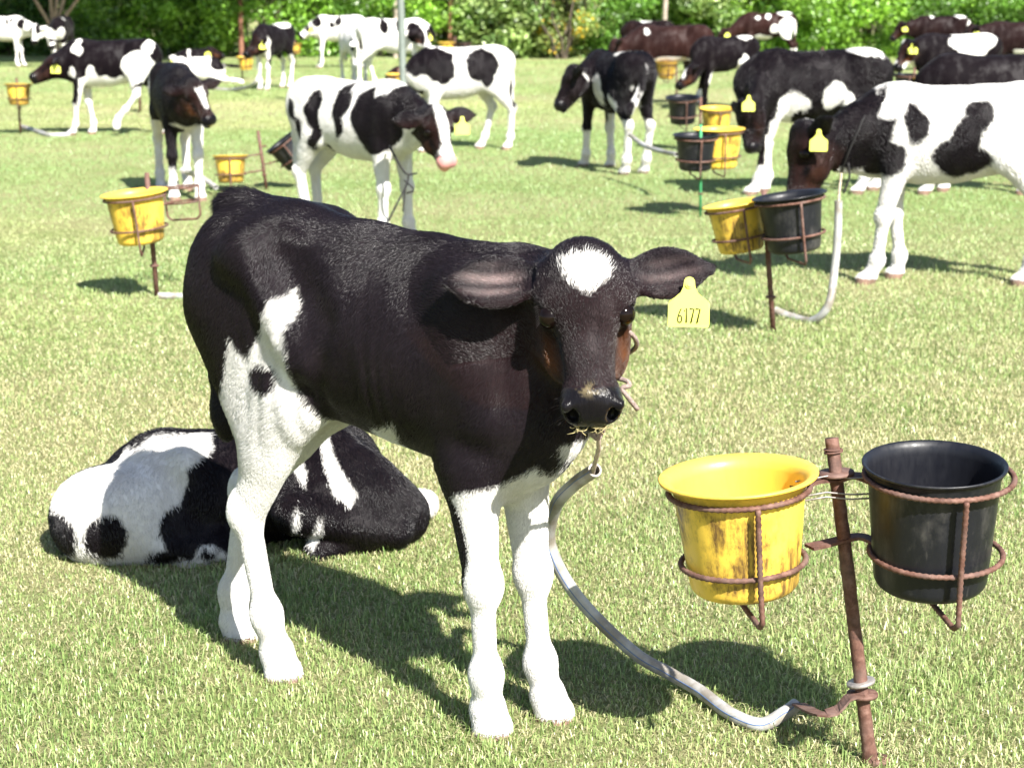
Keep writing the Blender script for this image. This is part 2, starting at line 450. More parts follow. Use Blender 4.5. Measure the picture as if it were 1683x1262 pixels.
def seg_sd_poly(P2, poly):
    """signed distance (+ inside) of points (m,2) to a polygon"""
    poly = np.array(poly, float); d = np.full(len(P2), 1e9); ins = np.zeros(len(P2), bool); n = len(poly)
    for i in range(n):
        a, b = poly[i], poly[(i + 1) % n]; e = b - a; w = P2 - a; t = np.clip((w @ e) / max(1e-12, e @ e), 0, 1)
        d = np.minimum(d, np.linalg.norm(w - t[:, None] * e, axis=1))
        c = (a[1] > P2[:, 1]) != (b[1] > P2[:, 1]); xi = a[0] + (P2[:, 1] - a[1]) * (b[0] - a[0]) / ((b[1] - a[1]) or 1e-12)
        ins ^= c & (P2[:, 0] < xi)
    return np.where(ins, d, -d)

DARK = arr((.0052, .0036, .0048)); BROWN = arr((.022, .0095, .008)); TAN = arr((.12, .044, .012)); PINK = arr((.62, .30, .27)); HORN = arr((.20, .14, .105))
def coat(C, P, seed):
    """white distance, tint and skin of points P (m,3) in the calf's frame"""
    Pw = P + C.get('warp', .012) * np.stack([nz(P, seed + i, 22) for i in range(3)], 1)
    w = np.full(len(P), -.05) if C.get('base', 'dark') == 'dark' else np.full(len(P), .05)
    hp, n, u, s, e, hl = C['head']; q = (P - arr(hp)) / e; hn = q @ arr(n) / hl; hs = q @ arr(s); hu = q @ arr(u)
    H3 = np.stack([hn, hs, hu], 1); ishead = (hn > -.045) & (hn < .34) & (np.abs(hs) < .30) & (hu > -.14) & (hu < .13)
    ishead &= ~((hn < .03) & (hu < -.04))
    for o in C['pat']:
        kind, col, side = o[0], o[1], o[2]
        if kind == 'e':                       # ellipse seen from the side
            cx, cz, rx, rz = o[3:7]; a = math.radians(o[7]) if len(o) > 7 else 0
            x = Pw[:, 0] - cx; z = Pw[:, 2] - cz; x, z = x * math.cos(a) + z * math.sin(a), -x * math.sin(a) + z * math.cos(a)
            r = (1 - np.sqrt((x / rx) ** 2 + (z / rz) ** 2)) * min(rx, rz)
        elif kind == 'p': r = seg_sd_poly(Pw[:, [0, 2]], o[3])
        elif kind == 'z': r = o[3] - Pw[:, 2]
        elif kind == 's': r = o[4] - np.linalg.norm((Pw - arr(o[3])) / arr(o[5]), axis=1)       # ball stretched by o[5]
        elif kind == 'h':                     # on the face: centre (n,s) radii
            cn, cs, rn, rs = o[3:7]; r = (1 - np.sqrt(((hn - cn) / rn) ** 2 + ((hs - cs) / rs) ** 2)) * min(rn, rs) * e
            r = np.where(ishead & (hu > -.035) & (np.abs(hs) < .085), r, -.05)
        elif kind == 'hp':
            r = seg_sd_poly(np.stack([hn, hs], 1) + .003 * np.stack([nz(P, seed + 8, 90), nz(P, seed + 9, 90)], 1), o[3]) * e
            r = np.where(ishead & (hu > -.02) & (np.abs(hs) < .085), r, -.05)
        elif kind == 'head': r = np.where(ishead & (hn > -.03), .05, -.05)
        if side == 'L': r = np.where(P[:, 1] > .0, r, -.05) if kind in ('e', 'p', 'z') else r
        if side == 'R': r = np.where(P[:, 1] < .0, r, -.05) if kind in ('e', 'p', 'z') else r
        r = np.clip(r, -.05, .05)
        if kind == 'head': w = np.where(r > 0, .05 if col == 'w' else -.05, w)
        else: w = np.maximum(w, r) if col == 'w' else np.minimum(w, -r)
    tint = np.tile(DARK * C.get('dark', 1.0), (len(P), 1))
    br = C.get('brown', 0.0)
    if br: tint += (BROWN - DARK) * np.clip(br * (1 + .4 * nz(P, seed + 5, 5)), 0, 1)[:, None]
    skin = np.zeros(len(P))
    def put(mask, colr):
        nonlocal tint
        m = np.clip(mask, 0, 1)[:, None]; tint = tint * (1 - m) + arr(colr) * m
    if C.get('face', True):
        bf = C.get('facebrown', .35)
        put(bf * ishead * np.clip((hn - .02) / .05, 0, 1), BROWN * .8)
        ck = np.exp(-(((hn - .165) / .062) ** 2 + ((np.abs(hs) - .058) / .030) ** 2 + ((hu + .042) / .036) ** 2)) * C.get('tan', .6)
        put(ck * .95 * ishead * (.75 + .5 * nz(P, seed + 44, 60)), TAN)
        # darker hollow in front of the eye, black rim round it
        put(ishead * np.exp(-(((hn - .165) / .040) ** 2 + ((np.abs(hs) - .052) / .012) ** 2 + ((hu + .006) / .016) ** 2)) * 1.2, DARK * .6)
        put(ishead * np.exp(-(((hn - .102) / .022) ** 2 + ((np.abs(hs) - .068) / .018) ** 2 + ((hu) / .016) ** 2)) * 1.2, DARK * .6)
    nose = np.clip((hn - .250 + .010 * np.abs(hs) / .03) / .008, 0, 1) * (np.abs(hs) < .07) * (hu > -.075) * (hu < .05) * ishead
    put(nose, PINK if C.get('nose') == 'pink' else arr((.0045, .004, .005))); dm_ = np.clip(1.4 - np.sqrt(((hn - .252) / .012) ** 2 + ((hs + .004) / .020) ** 2), 0, 1) * (nz(P, seed + 30, 260) > .25) * (hu > 0) * C.get('dirt', 0); put(dm_ * ishead * .5, (.20, .17, .09)); skin = np.maximum(skin, nose); w = np.where(nose > .5, -.05, w)
    earin = C.get('earin')
    if earin is not None:
        for q in (-1, 1):
            c, d, wd, op, ln, ww = earin[q]; k = P - c; a = (k @ d) / (ln * .40); b = (k @ wd) / (ww * .66); o_ = k @ op
            m = np.clip(1.5 - 1.4 * np.sqrt(a * a + b * b), 0, 1) * (o_ > -.006) * (o_ < .025)
            rg = .55 + .45 * np.sin(b * 7.0 + 1.2 * nz(P, seed + 20, 20)); put(m * rg * (.95 if q < 0 else .40), (.17, .13, .125)); skin = np.maximum(skin, m * .2)
    hoof = np.clip((.034 * C.get('hoofz', 1) - P[:, 2]) / .006, 0, 1) * (1 if C.get('hoof', True) else 0)
    put(hoof, HORN); w = np.where(hoof > .5, -.05, w); skin = np.maximum(skin, hoof * .8)
    return w, tint, skin

def fur_obj(name, verts, faces, cfn, flow, count, length, rad, parent, seed=1, lift=.35, lenfn=None, accept=None):
    """short coat: one hair curve per sampled surface point"""
    rs = np.random.RandomState(seed)
    tri = np.concatenate([faces[:, [0, 1, 2]], faces[:, [0, 2, 3]]])
    A, B, Cc = verts[tri[:, 0]], verts[tri[:, 1]], verts[tri[:, 2]]
    cr = np.cross(B - A, Cc - A); ar = np.linalg.norm(cr, axis=1); nrm = cr / np.maximum(ar, 1e-12)[:, None]
    if accept is not None:
        ar = ar * accept((A + B + Cc) / 3, nrm)
    p = ar / ar.sum(); t = rs.choice(len(tri), size=count, p=p)
    u = rs.rand(count); v = rs.rand(count); fl = u + v > 1; u[fl] = 1 - u[fl]; v[fl] = 1 - v[fl]
    P = A[t] + (B[t] - A[t]) * u[:, None] + (Cc[t] - A[t]) * v[:, None]
    # smooth normals
    vn = np.zeros_like(verts)
    for i in range(3): np.add.at(vn, tri[:, i], cr)
    vn /= np.maximum(np.linalg.norm(vn, axis=1), 1e-12)[:, None]
    n = vn[tri[t, 0]] * (1 - u - v)[:, None] + vn[tri[t, 1]] * u[:, None] + vn[tri[t, 2]] * v[:, None]
    n /= np.maximum(np.linalg.norm(n, axis=1), 1e-9)[:, None]
    f = flow(P); f = f + .28 * np.stack([nz(P, seed + 40 + i, 13) for i in range(3)], 1) + .13 * rs.normal(size=f.shape)
    f -= n * np.sum(f * n, 1)[:, None]; f /= np.maximum(np.linalg.norm(f, axis=1), 1e-9)[:, None]
    w, tint, skin = cfn(P)
    lf = lift * (1 + .5 * nz(P, seed + 3, 30)); L = length * (.65 + .7 * rs.rand(count))
    if lenfn is not None:
        l_, li_ = lenfn(P); L = L * l_; lf = lf * li_
    keep = (skin < .35) & (L > .0015)
    P, n, f, w, tint, lf, L = [a[keep] for a in (P, n, f, w, tint, lf, L)]; m = len(P)
    d1 = f + n * lf[:, None]; d1 /= np.linalg.norm(d1, axis=1)[:, None]
    d2 = f + n * (lf * .25)[:, None] + rs.normal(size=f.shape) * .08; d2 /= np.linalg.norm(d2, axis=1)[:, None]
    pts = np.stack([P - n * .001, P + d1 * (L * .5)[:, None], P + d1 * (L * .5)[:, None] + d2 * (L * .5)[:, None]], 1)
    wn_ = w + .004 * rs.normal(size=m); isw = wn_ > 0
    g = .75 + .5 * rs.rand(m)
    col = np.where(isw[:, None], arr((.72, .705, .68)) * (.82 + .22 * rs.rand(m))[:, None], tint * g[:, None] * 1.1)
    cu = bpy.data.hair_curves.new(name); cu.add_curves([3] * m)
    cu.attributes['position'].data.foreach_set('vector', pts.astype(np.float32).ravel())
    ra = cu.attributes.get('radius') or cu.attributes.new('radius', 'FLOAT', 'POINT')
    ra.data.foreach_set('value', (np.tile([1, .75, .2], m) * rad).astype(np.float32))
    ca = cu.attributes.new('furcol', 'FLOAT_COLOR', 'CURVE')
    ca.data.foreach_set('color', np.concatenate([col, np.ones((m, 1))], 1).astype(np.float32).ravel())
    cu.materials.append(M['fur'])
    o = bpy.data.objects.new(name, cu); COL.objects.link(o); o.parent = parent
    return o

def tag_part(parent, c, R3, e=1.0, big=False, digits=None):
    """flag tag: rounded plate with a narrow neck; c button centre; R3 columns: right, up, out"""
    mb = MB(); W_, H_ = .033 * e, .042 * e
    out = [(-.0085, .006), (-.006, .0105), (0, .0125), (.006, .0105), (.0085, .006), (.0095, -.004), (.014, -.014), (.0235, -.0225), (.031, -.0275), (.0335, -.032),
           (.0335, -.066), (.0325, -.0695), (.030, -.071), (-.030, -.071), (-.0325, -.0695), (-.0335, -.066), (-.0335, -.032), (-.031, -.0275), (-.0235, -.0225), (-.014, -.014), (-.0095, -.004)]
    def bend(x, z): return .004 * math.sin(x * 40) * (1 if big else 0) + (.0015 if z < -.03 else .003)
    n = len(out); c = Vector(c)
    f_ = [c + R3 @ Vector((x * e, z * e, .0015 + bend(x, z) * e)) for x, z in out]; b_ = [c + R3 @ Vector((x * e, z * e, -.0010 + bend(x, z) * e)) for x, z in out]
    mb.add(f_ + b_, [tuple(range(n))[::-1], tuple(range(n, 2 * n))] + [(i, (i + 1) % n, n + (i + 1) % n, n + i) for i in range(n)])
    # button
    for r0, r1, z0, z1 in ((.0065, .0065, .004, .0058), (.0035, .0035, .0055, .0075)):
        vs = []; sg = 16
        for z in (z0, z1):
            for k in range(sg): a = 2 * math.pi * k / sg; vs.append(c + R3 @ Vector((r0 * math.cos(a) * e, r0 * math.sin(a) * e, z * e)))
        mb.add(vs, [tuple(range(sg, 2 * sg))] + [(k, (k + 1) % sg, sg + (k + 1) % sg, sg + k) for k in range(sg)])
    o = mb.build('ear_tag', M['tag'], parent, smooth=False)
    if digits:
        D = {'6': [(.8, .97), (.45, .72), (.12, .30), (.18, .06), (.5, 0), (.82, .08), (.85, .36), (.6, .47), (.2, .40)], '1': [(.2, .78), (.6, 1), (.6, 0)], '7': [(.05, .97), (.9, .97), (.35, 0)]}
        dm = MB(); wch, hch, x0 = .0082, .0235, -.0185
        for i, ch in enumerate(digits):
            P_ = [(x0 + i * .0098 + a * wch, -.063 + b_ * hch) for a, b_ in D[ch]]
            if ch == '6': P_ = [(p.x, p.y) for p in smooth_path([(a, b_, 0) for a, b_ in P_], 4)]
            dm.tube([c + R3 @ Vector((x * e, z * e, .0022 + bend(x, z) * e)) for x, z in P_], .00135, 6)
        nm = dm.build('tag_number', M['ink'], o); nm['label'] = 'number 6177 in thin dark digits'
    return o

def make_calf(label, group, joints, pat, loc, yaw, h=.012, scale=1.0, seed=3, fine=False, he=1.0, fur=None, poll=None, nose=None, hint=None,
              ears=None, tags=(), opts=None, extra=None, name='calf', hl=1.0):
    J = dict(STAND); J.update(joints or {})
    J.setdefault('FL', J['F']); J.setdefault('FR', mirror(J['F'])); J.setdefault('HL', J['H']); J.setdefault('HR', mirror(J['H']))
    Mw = Matrix.Translation(loc) @ Matrix.Rotation(yaw, 4, 'Z') @ Matrix.Scale(scale, 4); Mi = Mw.inverted()
    if poll is not None: P = Mi @ Vector(poll)
    else: P = Vector(J['poll'])
    if nose is not None: nv = (Mi @ Vector(nose)) - P
    else: nv = Vector(J['nose'] or (.75, 0, -.62))
    hv = (Mw.to_3x3().normalized().inverted() @ Vector(hint)) if hint is not None else Vector((.5, 0, 1))
    n, u, s = frame_of(nv, hv)
    if ears: ears = {q: (s * a[0] + u * a[1] + n * a[2], s * b[0] + u * b[1] + n * b[2], l_, w_) for q, (a, b, l_, w_) in ears.items()}
    pad = .22; zs = [0]; allp = [P, P + n * .3]
    for k in ('FL', 'FR', 'HL', 'HR'): allp += [Vector(p) for p in J[k]]
    lo = [min(min(p[i] for p in allp) - (.20 if i < 2 else .05), (-.52, -.20, -.02)[i]) for i in range(3)]
    hi = [max(max(p[i] for p in allp) + .20, (.40, .20, .1)[i]) for i in range(3)]
    lo[2] = -.02; hi[2] = max(hi[2] - .02, max(b[1] + b[2] for b in J['barrel']) + .10)
    F_ = Field(lo, hi, h / scale)
    build_body(F_, J, fine)
    # neck
    B = J['barrel'][-2]; nb = arr((B[0] + .0, 0, B[1] + B[2] * .28)); nl = arr(J['necklow'])
    hb = arr(P + n * .045 * he - u * .045 * he); jw = arr(P + n * .10 * he - u * .08 * he)
    mid = (nb + hb) / 2 + arr((0, 0, .015)); latn = np.cross(hb - nb, (0, 0, 1.0)); latn = latn / max(1e-6, np.linalg.norm(latn))
    if np.linalg.norm(np.cross(hb - nb, (0, 0, 1.0))) < .05: latn = arr((0, 1, 0))
    F_.cone(nb, mid, .132, .100, .06, latn, .66); F_.cone(mid, hb, .100, .070, .04, latn, .78)
    F_.cone(nl, (nl * .35 + jw * .65), .088, .055, .06, latn, .62)
    if extra: extra(F_)
    pt = head_prims(F_, P, n, u, s, he, ears, fine, hl)
    V_, Q_ = F_.mesh()
    C = dict(pat=pat, head=(tuple(P), tuple(n), tuple(u), tuple(s), he, hl)); C.update(opts or {})
    if fine or h < .0075:
        E_ = {}
        for q in (-1, 1):
            d = arr((Vector(s) * q + Vector(n) * .08 + Vector(u) * (-.12)).normalized()); op = arr((Vector(u) * .95 + Vector(n) * .3).normalized()); ln, wd = .155, .044
            if ears and ears.get(q): d = arr(Vector(ears[q][0]).normalized()); op = arr(Vector(ears[q][1])); ln, wd = ears[q][2:4]
            op = op - d * (op @ d); op /= np.linalg.norm(op)
            E_[q] = (pt(.03, q * .066, .006) + d * (ln * .55) * he, d, np.cross(d, op), op, ln * he, wd * he)
        C['earin'] = E_
    w, tint, skin = coat(C, V_, seed)
    if fine:   # shallow skin folds running down the flank
        zz = V_[:, 2]; m = np.exp(-((V_[:, 0] + .03) / .16) ** 2 - ((zz - .62) / .13) ** 2)
        nn = np.sign(V_[:, 1]) * m * (.0016 + .0042 * np.clip(nz(V_, 19, 7), 0, 1)) * np.sin(V_[:, 0] * 150 + 5 * nz(V_ * arr((1, 1, .35)), 9, 14)); V_[:, 1] += nn
    me = mesh_np('calf_body', V_, Q_)
    a = me.attributes.new('white', 'FLOAT', 'POINT'); a.data.foreach_set('value', w.astype(np.float32))
    a = me.attributes.new('skin', 'FLOAT', 'POINT'); a.data.foreach_set('value', skin.astype(np.float32))
    a = me.attributes.new('tint', 'FLOAT_COLOR', 'POINT'); a.data.foreach_set('color', np.concatenate([tint, np.ones((len(V_), 1))], 1).astype(np.float32).ravel())
    o = link_mesh(name, me, M['hide']); o.matrix_world = Mw
    tag(o, label, 'calf', group)
    if fur:
        hp = arr(P); hn_, hu_, hs_ = arr(n), arr(u), arr(s)
        def flow(X):
            f = np.tile(arr((-.55, 0, -.85)), (len(X), 1)); q = (X - hp) / he; a_ = q @ hn_; b_ = q @ hs_; c_ = q @ hu_
            hd = (a_ > -.05) & (a_ < .32) & (np.abs(b_) < .1) & (c_ > -.08); f[hd] = (-hn_ * .9 + hu_ * .1) + np.outer(b_[hd] * 8, hs_)
            er = (np.abs(b_) >= .1) & (np.abs(b_) < .32) & (np.abs(a_) < .12) & (np.abs(c_) < .12); f[er] = np.outer(np.sign(b_[er]), hs_) - .25 * hn_
            lg = X[:, 2] < .42; f[lg] = arr((-.12, 0, -1)); return f
        fur_obj('fur', V_, Q_, lambda X: coat(C, X, seed), flow, parent=o, seed=seed, **fur)
    if fine or h <= .0105:
        for q in (-1, 1):
            mb = MB(); c = Vector(pt(.106, q * .0610, .0165)); r = .0198 * he
            vs = []; fs = []; sg = 20
            mb.lathe([(r * math.sin(t), r * math.cos(t)) for t in np.linspace(0, math.pi, 12)], sg, c)
            eo = mb.build('eye', M['eye'], o)
            if fine:
                # lashes and lid
                lb = MB()
                for i in range(10):
                    aa = -.9 + 1.8 * i / 9; st = Vector(pt(.100 + .019 * math.sin(aa), q * .073, .014 * math.cos(aa) + .008))
                    dr = (Vector(s) * q * .8 + Vector(u) * (.35 + .35 * math.cos(aa)) + Vector(n) * (.4 * math.sin(aa) + .35)).normalized()
                    lb.tube([st, st + dr * .008 * he, st + (dr + Vector(n) * .35) * .017 * he], [.00055, .0004, .0001], 4, caps=False)
                lb.build('eyelashes', M['lash'], o)
    for (q, al, tsc, face_) in tags:
        # hang from the ear at fraction al, facing the world direction face_
        d = (Vector(s) * q + Vector(n) * .08 + Vector(u) * (-.12)).normalized(); op = (Vector(u) * .95 + Vector(n) * .3).normalized(); ln = .155
        if ears and ears.get(q): d = Vector(ears[q][0]).normalized(); op = Vector(ears[q][1]).normalized(); ln = ears[q][2]
        up = (Mw.to_3x3().normalized().inverted() @ Vector((0, 0, 1))).normalized()
        fw = (Mw.to_3x3().normalized().inverted() @ Vector(face_)).normalized(); fw = (fw - up * fw.dot(up)).normalized(); rt = up.cross(fw)
        c = Vector(pt(.03, q * .066, .006)) + d * ln * al * he + fw * .034 - up * .016
        R3 = Matrix((rt, up, fw)).transposed()
        digits = '6177' if fine else None
        tag_part(o, c, R3, tsc / scale, fine, digits)
    o['_'] = 0; del o['_']
    return o, Mw, (P, n, u, s, pt)
def mat_lash():
    m, nt, b = mat_new("eyelash"); b.inputs["Base Color"].default_value = (.03, .025, .025, 1); b.inputs["Roughness"].default_value = .4; return m
M['lash'] = mat_lash()
# ---------------------------------------------------------------- ground
def mat_ground():
    m, nt, b = mat_new("lawn_soil")
    tc = nd(nt, "ShaderNodeTexCoord"); v = tc.outputs["Object"]
    n1 = noise(nt, .35, 3, .5, vec=v, stretch=(.5, 1, 1)); n2 = noise(nt, 3, 5, .6, vec=v); n3 = noise(nt, 60, 6, .7, vec=v)
    green = ramp(nt, n3, [(.3, (.11, .17, .035)), (.7, (.26, .35, .10))]); tan = ramp(nt, n3, [(.3, (.24, .20, .10)), (.7, (.52, .46, .27))])
    f = math_n(nt, 'ADD', n1, math_n(nt, 'MULTIPLY', n2, .6))
    nt.links.new(mixc(nt, ramp(nt, f, [(.62, (.15, .15, .15)), (.98, (.9, .9, .9))]), green, tan), b.inputs["Base Color"])
    b.inputs["Roughness"].default_value = .95; b.inputs["Specular IOR Level"].default_value = .1
    bump(nt, b, n3, 1, .03); return m
me = bpy.data.meshes.new("ground"); me.from_pydata([(-400, -60, 0), (400, -60, 0), (400, 700, 0), (-400, 700, 0)], [], [(0, 1, 2, 3)])
gr = link_mesh("ground", me, mat_ground(), smooth=False); tag(gr, kind='structure')

# ---------------------------------------------------------------- the calf in front
MLOC = Vector((-.249, 3.165, -.006)); MYAW = math.atan2(-.55, .835)
MMi = (Matrix.Translation(MLOC) @ Matrix.Rotation(MYAW, 4, 'Z')).inverted()
def Lp(px, py, ly=-.09):
    """photo pixel -> side view (x, z) of the front calf, on the plane y = ly of its own frame"""
    o = MMi @ Vector((0, 0, CAMZ)); d = MMi.to_3x3() @ ray(px, py); t = (ly - o.y) / d.y; p = o + d * t
    return (p.x, p.z)
hind_white = [Lp(x, y, -.138) for x, y in [(474, 476), (488, 498), (486, 522), (478, 541), (480, 558), (484, 574), (484, 603), (483, 629), (494, 660), (506, 690), (520, 760), (560, 1200), (300, 1200), (330, 690), (352, 636), (363, 611), (376, 558), (388, 578), (407, 589), (420, 568), (434, 538), (444, 512), (454, 490)]]
spot = Lp(434, 622, -.138)
belly = [Lp(x, y, -.05) for x, y in [(555, 704), (611, 724), (634, 700), (684, 680), (672, 724), (700, 790), (640, 800), (590, 740)]]
front_white = [Lp(x, y, -.11) for x, y in [(746, 821), (770, 810), (799, 802), (830, 793), (854, 779), (859, 797), (884, 777), (889, 744), (916, 742), (935, 775), (975, 830), (1100, 1300), (700, 1300), (752, 986), (764, 940), (767, 908), (760, 855)]]
MAIN = dict(
    barrel=[(-.265, .790, .118, .088), (-.17, .750, .160, .118), (-.02, .712, .180, .138), (.11, .690, .184, .140), (.22, .668, .182, .124), (.30, .660, .160, .100)],
    withers=(.23, 0, .815), tail=[(-.34, 0, .885), (-.392, -.005, .82), (-.385, -.01, .68), (-.365, -.015, .58), (-.36, -.015, .50)],
    FR=[(.265, -.062, .665), (.262, -.078, .50), (.282, -.072, .288), (.285, -.064, .118), (.283, -.056, .050)],
    FL=[(.265, .062, .665), (.270, .075, .50), (.300, .062, .275), (.320, .060, .108), (.335, .062, .048)],
    HR=[(-.25, -.070, .770), (-.135, -.088, .575), (-.252, -.085, .330), (-.218, -.076, .132), (-.208, -.062, .056)],
    HL=[(-.25, .070, .770), (-.175, .085, .560), (-.390, .070, .315), (-.425, .058, .100), (-.420, .054, .040)],
    necklow=(.36, 0, .62), cannon=.84, foot=.92)
def main_extra(F):
    F.ell((.345, 0, .60), (.075, .085, .13), None, .05)                # breast
    F.cone((.30, 0, .52), (.27, 0, .47), .07, .05, .05)
    F.ell((-.20, -.125, .835), (.05, .034, .035), None, .04)               # hip bone under the skin
    F.cone((-.19, -.116, .845), (-.065, -.130, .66), .032, .026, .045)     # ridge in front of the thigh
    F.cone((-.095, -.158, .835), (-.015, -.166, .745), .042, .030, .04, op='sub')
    F.cone((.235, -.085, .80), (.31, -.090, .60), .035, .030, .05)       # shoulder blade
    F.ell((-.32, 0, .912), (.048, .024, .016), None, .03)
MP = at(957, 437, 2.88); MN = at(972, 652, 2.74)
def len_main(P):
    x, y, z = P.T; L = np.ones(len(P)); li = np.ones(len(P))
    t = np.exp(-((x + .31) / .055) ** 2 - ((z - .94) / .05) ** 2); L += 1.9 * t; li += 3.2 * t
    t = np.exp(-((x - .14) / .05) ** 2 - ((z - .875) / .03) ** 2); L += .9 * t; li += 1.2 * t
    t = np.exp(-((x + .10) / .25) ** 2 - ((z - .50) / .05) ** 2); L += .4 * t
    t = (x > .34) & (z > .55); L[t] *= .62
    L *= np.where(z < .5, .6, 1.0)
    q = MMi @ MP; e_ = np.linalg.norm(P - arr(q), axis=1); t = (e_ > .10) & (e_ < .30) & (z > .74) & (x > .30); L[t] *= .85; t = np.exp(-(e_ / .055) ** 2); L += 1.3 * t; li += 1.3 * t
    return L, li
main, MMw, MH = make_calf("black calf with white heart on forehead and yellow ear tag 6177, standing in front", None, MAIN,
    [('p', 'w', 'R', hind_white), ('e', 'b', 'R', spot[0], spot[1], .034, .026, 10), ('z', 'w', 'L', .50), ('e', 'b', 'L', 0, .70, .30, .16), ('e', 'w', 'L', -.20, .50, .12, .14),
     ('p', 'w', 'R', belly), ('e', 'w', 'L', .10, .46, .20, .06), ('p', 'w', 'B', front_white),
     ('hp', 'w', '', [(a + .016, b) for a, b in [(.000, -.040), (-.002, -.012), (-.006, .002), (-.003, .016), (.004, .036), (.020, .043), (.040, .037), (.055, .022), (.069, .006), (.064, -.006), (.052, -.022), (.036, -.036), (.018, -.039)]])],
    MLOC, MYAW, h=.0042, seed=11, fine=True, poll=MP, nose=MN, hint=(0.02, -1, .30), he=.985, hl=.95,
    ears={1: ((1, -.05, -.10), (-.15, 1, .15), .148, .046), -1: ((-1, -.14, -.09), (.10, 1, -.12), .160, .054)},
    tags=[(1, .74, 1.0, (0, -1, .12))], opts=dict(hoofz=.55, tan=.75, dirt=1, warp=.005, facebrown=.35, face=True, dark=1.75), extra=main_extra,
    fur=dict(count=FURN, length=.0115, rad=.00034, lenfn=len_main, lift=.20))
# ---------------------------------------------------------------- halter, rope and hose of the front calf
chin = Vector(MH[4](.235, .010, -.085)); chin = MMw @ chin
knot = at(979, 706, 2.80)
hb_ = MB()
pts = []
for i in range(40):                                   # loop under the jaw and round the back of the cheek
    a = math.pi * 2 * i / 40
    c = MMw @ Vector(MH[4](.10 + .02 * math.cos(a), math.cos(a) * .088, -.075 + math.sin(a) * .075)); pts.append(c)
hl_ = MB(); hl_.tube([MMw.inverted() @ p for p in pts], .0042, 8, closed=True)
tail_ = smooth_path([at(1008, 620, 2.85), at(1030, 626, 2.83), at(1034, 634, 2.82), at(1022, 638, 2.82), at(1030, 650, 2.82), at(1048, 673, 2.83)], 5)
hl_.tube([MMw.inverted() @ p for p in tail_], .0042, 8)
tag(hl_.build('neck_rope', M['rope'], main), 'brown rope round the throat with a loose end')
st = bpy.data.objects.new('chin_straw', None)
bpy.data.objects.remove(st)

def hose_obj(name, pts, r, label, group, blue=False, rope=None, wire=None):
    t = empty(name, pts[0]); o = Vector(pts[0])
    P = smooth_path(pts, 10); L = [p - o for p in P]
    mb = MB(); n = len(L)
    mb.tube(L, r, 16, caps=False)
    # wall thickness at both ends
    mb.tube([L[0], L[1]], r * .72, 16, caps=True); mb.tube([L[-2], L[-1]], r * .72, 16, caps=False)
    for e in (0, -1):
        a = L[e]; b = L[1] if e == 0 else L[-2]; tn = (a - b).normalized(); u = tn.orthogonal().normalized(); w = tn.cross(u)
        vs = [a + (u * math.cos(k * math.pi / 8) + w * math.sin(k * math.pi / 8)) * rr for rr in (r, r * .7) for k in range(16)]
        mb.add(vs, [(k, (k + 1) % 16, 16 + (k + 1) % 16, 16 + k) for k in range(16)])
    mb.build('hose', M['hose'], t)
    if blue:
        bm_ = MB(); q = []
        for i in range(n):
            a = L[max(0, i - 1)]; b = L[min(n - 1, i + 1)]; tn = (b - a).normalized(); v = Vector((-.35, -1, .25)); v = (v - tn * v.dot(tn)).normalized()
            q.append(L[i] + v * (r - .0001))
        bm_.tube(q, .0008, 5); bm_.build('blue_line', M['blue'], t)
    if rope:
        rm = MB(); rp = [Vector(p) - o for p in smooth_path(rope, 6)]
        for ph in (0, 2.1, 4.2):
            tw = []
            for i, p in enumerate(rp):
                a = rp[max(0, i - 1)]; b = rp[min(len(rp) - 1, i + 1)]; tn = (b - a).normalized(); u = tn.orthogonal().normalized(); w = tn.cross(u); g = i * .9 + ph
                tw.append(p + (u * math.cos(g) + w * math.sin(g)) * r * .14)
            rm.tube(tw, r * .22, 6)
        rm.build('rope', M['dirtyrope'], t)
    tag(t, label, 'tether', group); return t
TG = 'hose tethers between stands and calves'
hp = [G(1308, 1158, .035), G(1288, 1172, .028), G(1250, 1190, .016), G(1200, 1172, .018), G(1150, 1135, .022), at(1100, 1106, 3.17), at(1050, 1078, 3.19), at(990, 1025, 3.20), at(945, 975, 3.20), at(915, 925, 3.19), at(902, 880, 3.18), at(915, 828, 3.12), at(945, 795, 3.02), at(978, 772, 2.93)]
tether = hose_obj('tether', hp, .0125, "milky hose tether with a blue line from the front stand to the front calf's chin", TG, True,
                  [at(972, 785, 2.95), at(978, 760, 2.90), at(984, 735, 2.85), at(981, 708, 2.81), at(978, 692, 2.79)])
kb = MB(); o_ = Vector(hp[0]); rs = random.Random(4)
kc = at(980, 708, 2.81)
for i in range(5):
    ax = Vector((rs.uniform(-1, 1), rs.uniform(-1, 1), rs.uniform(-1, 1))).normalized(); u = ax.orthogonal().normalized(); w = ax.cross(u)
    cc = kc + Vector((rs.uniform(-.004, .004), rs.uniform(-.004, .004), rs.uniform(-.006, .006)))
    kb.tube([cc - o_ + (u * math.cos(k * .52) * .009 + w * math.sin(k * .52) * .009) for k in range(12)], .0042, 7, closed=True)
kb.tube([kc - o_, kc - o_ + Vector((-.004, 0, .02)), chin - o_ + Vector((0, 0, -.0))], .0036, 7)
kb.build('knot', M['rope'], tether)
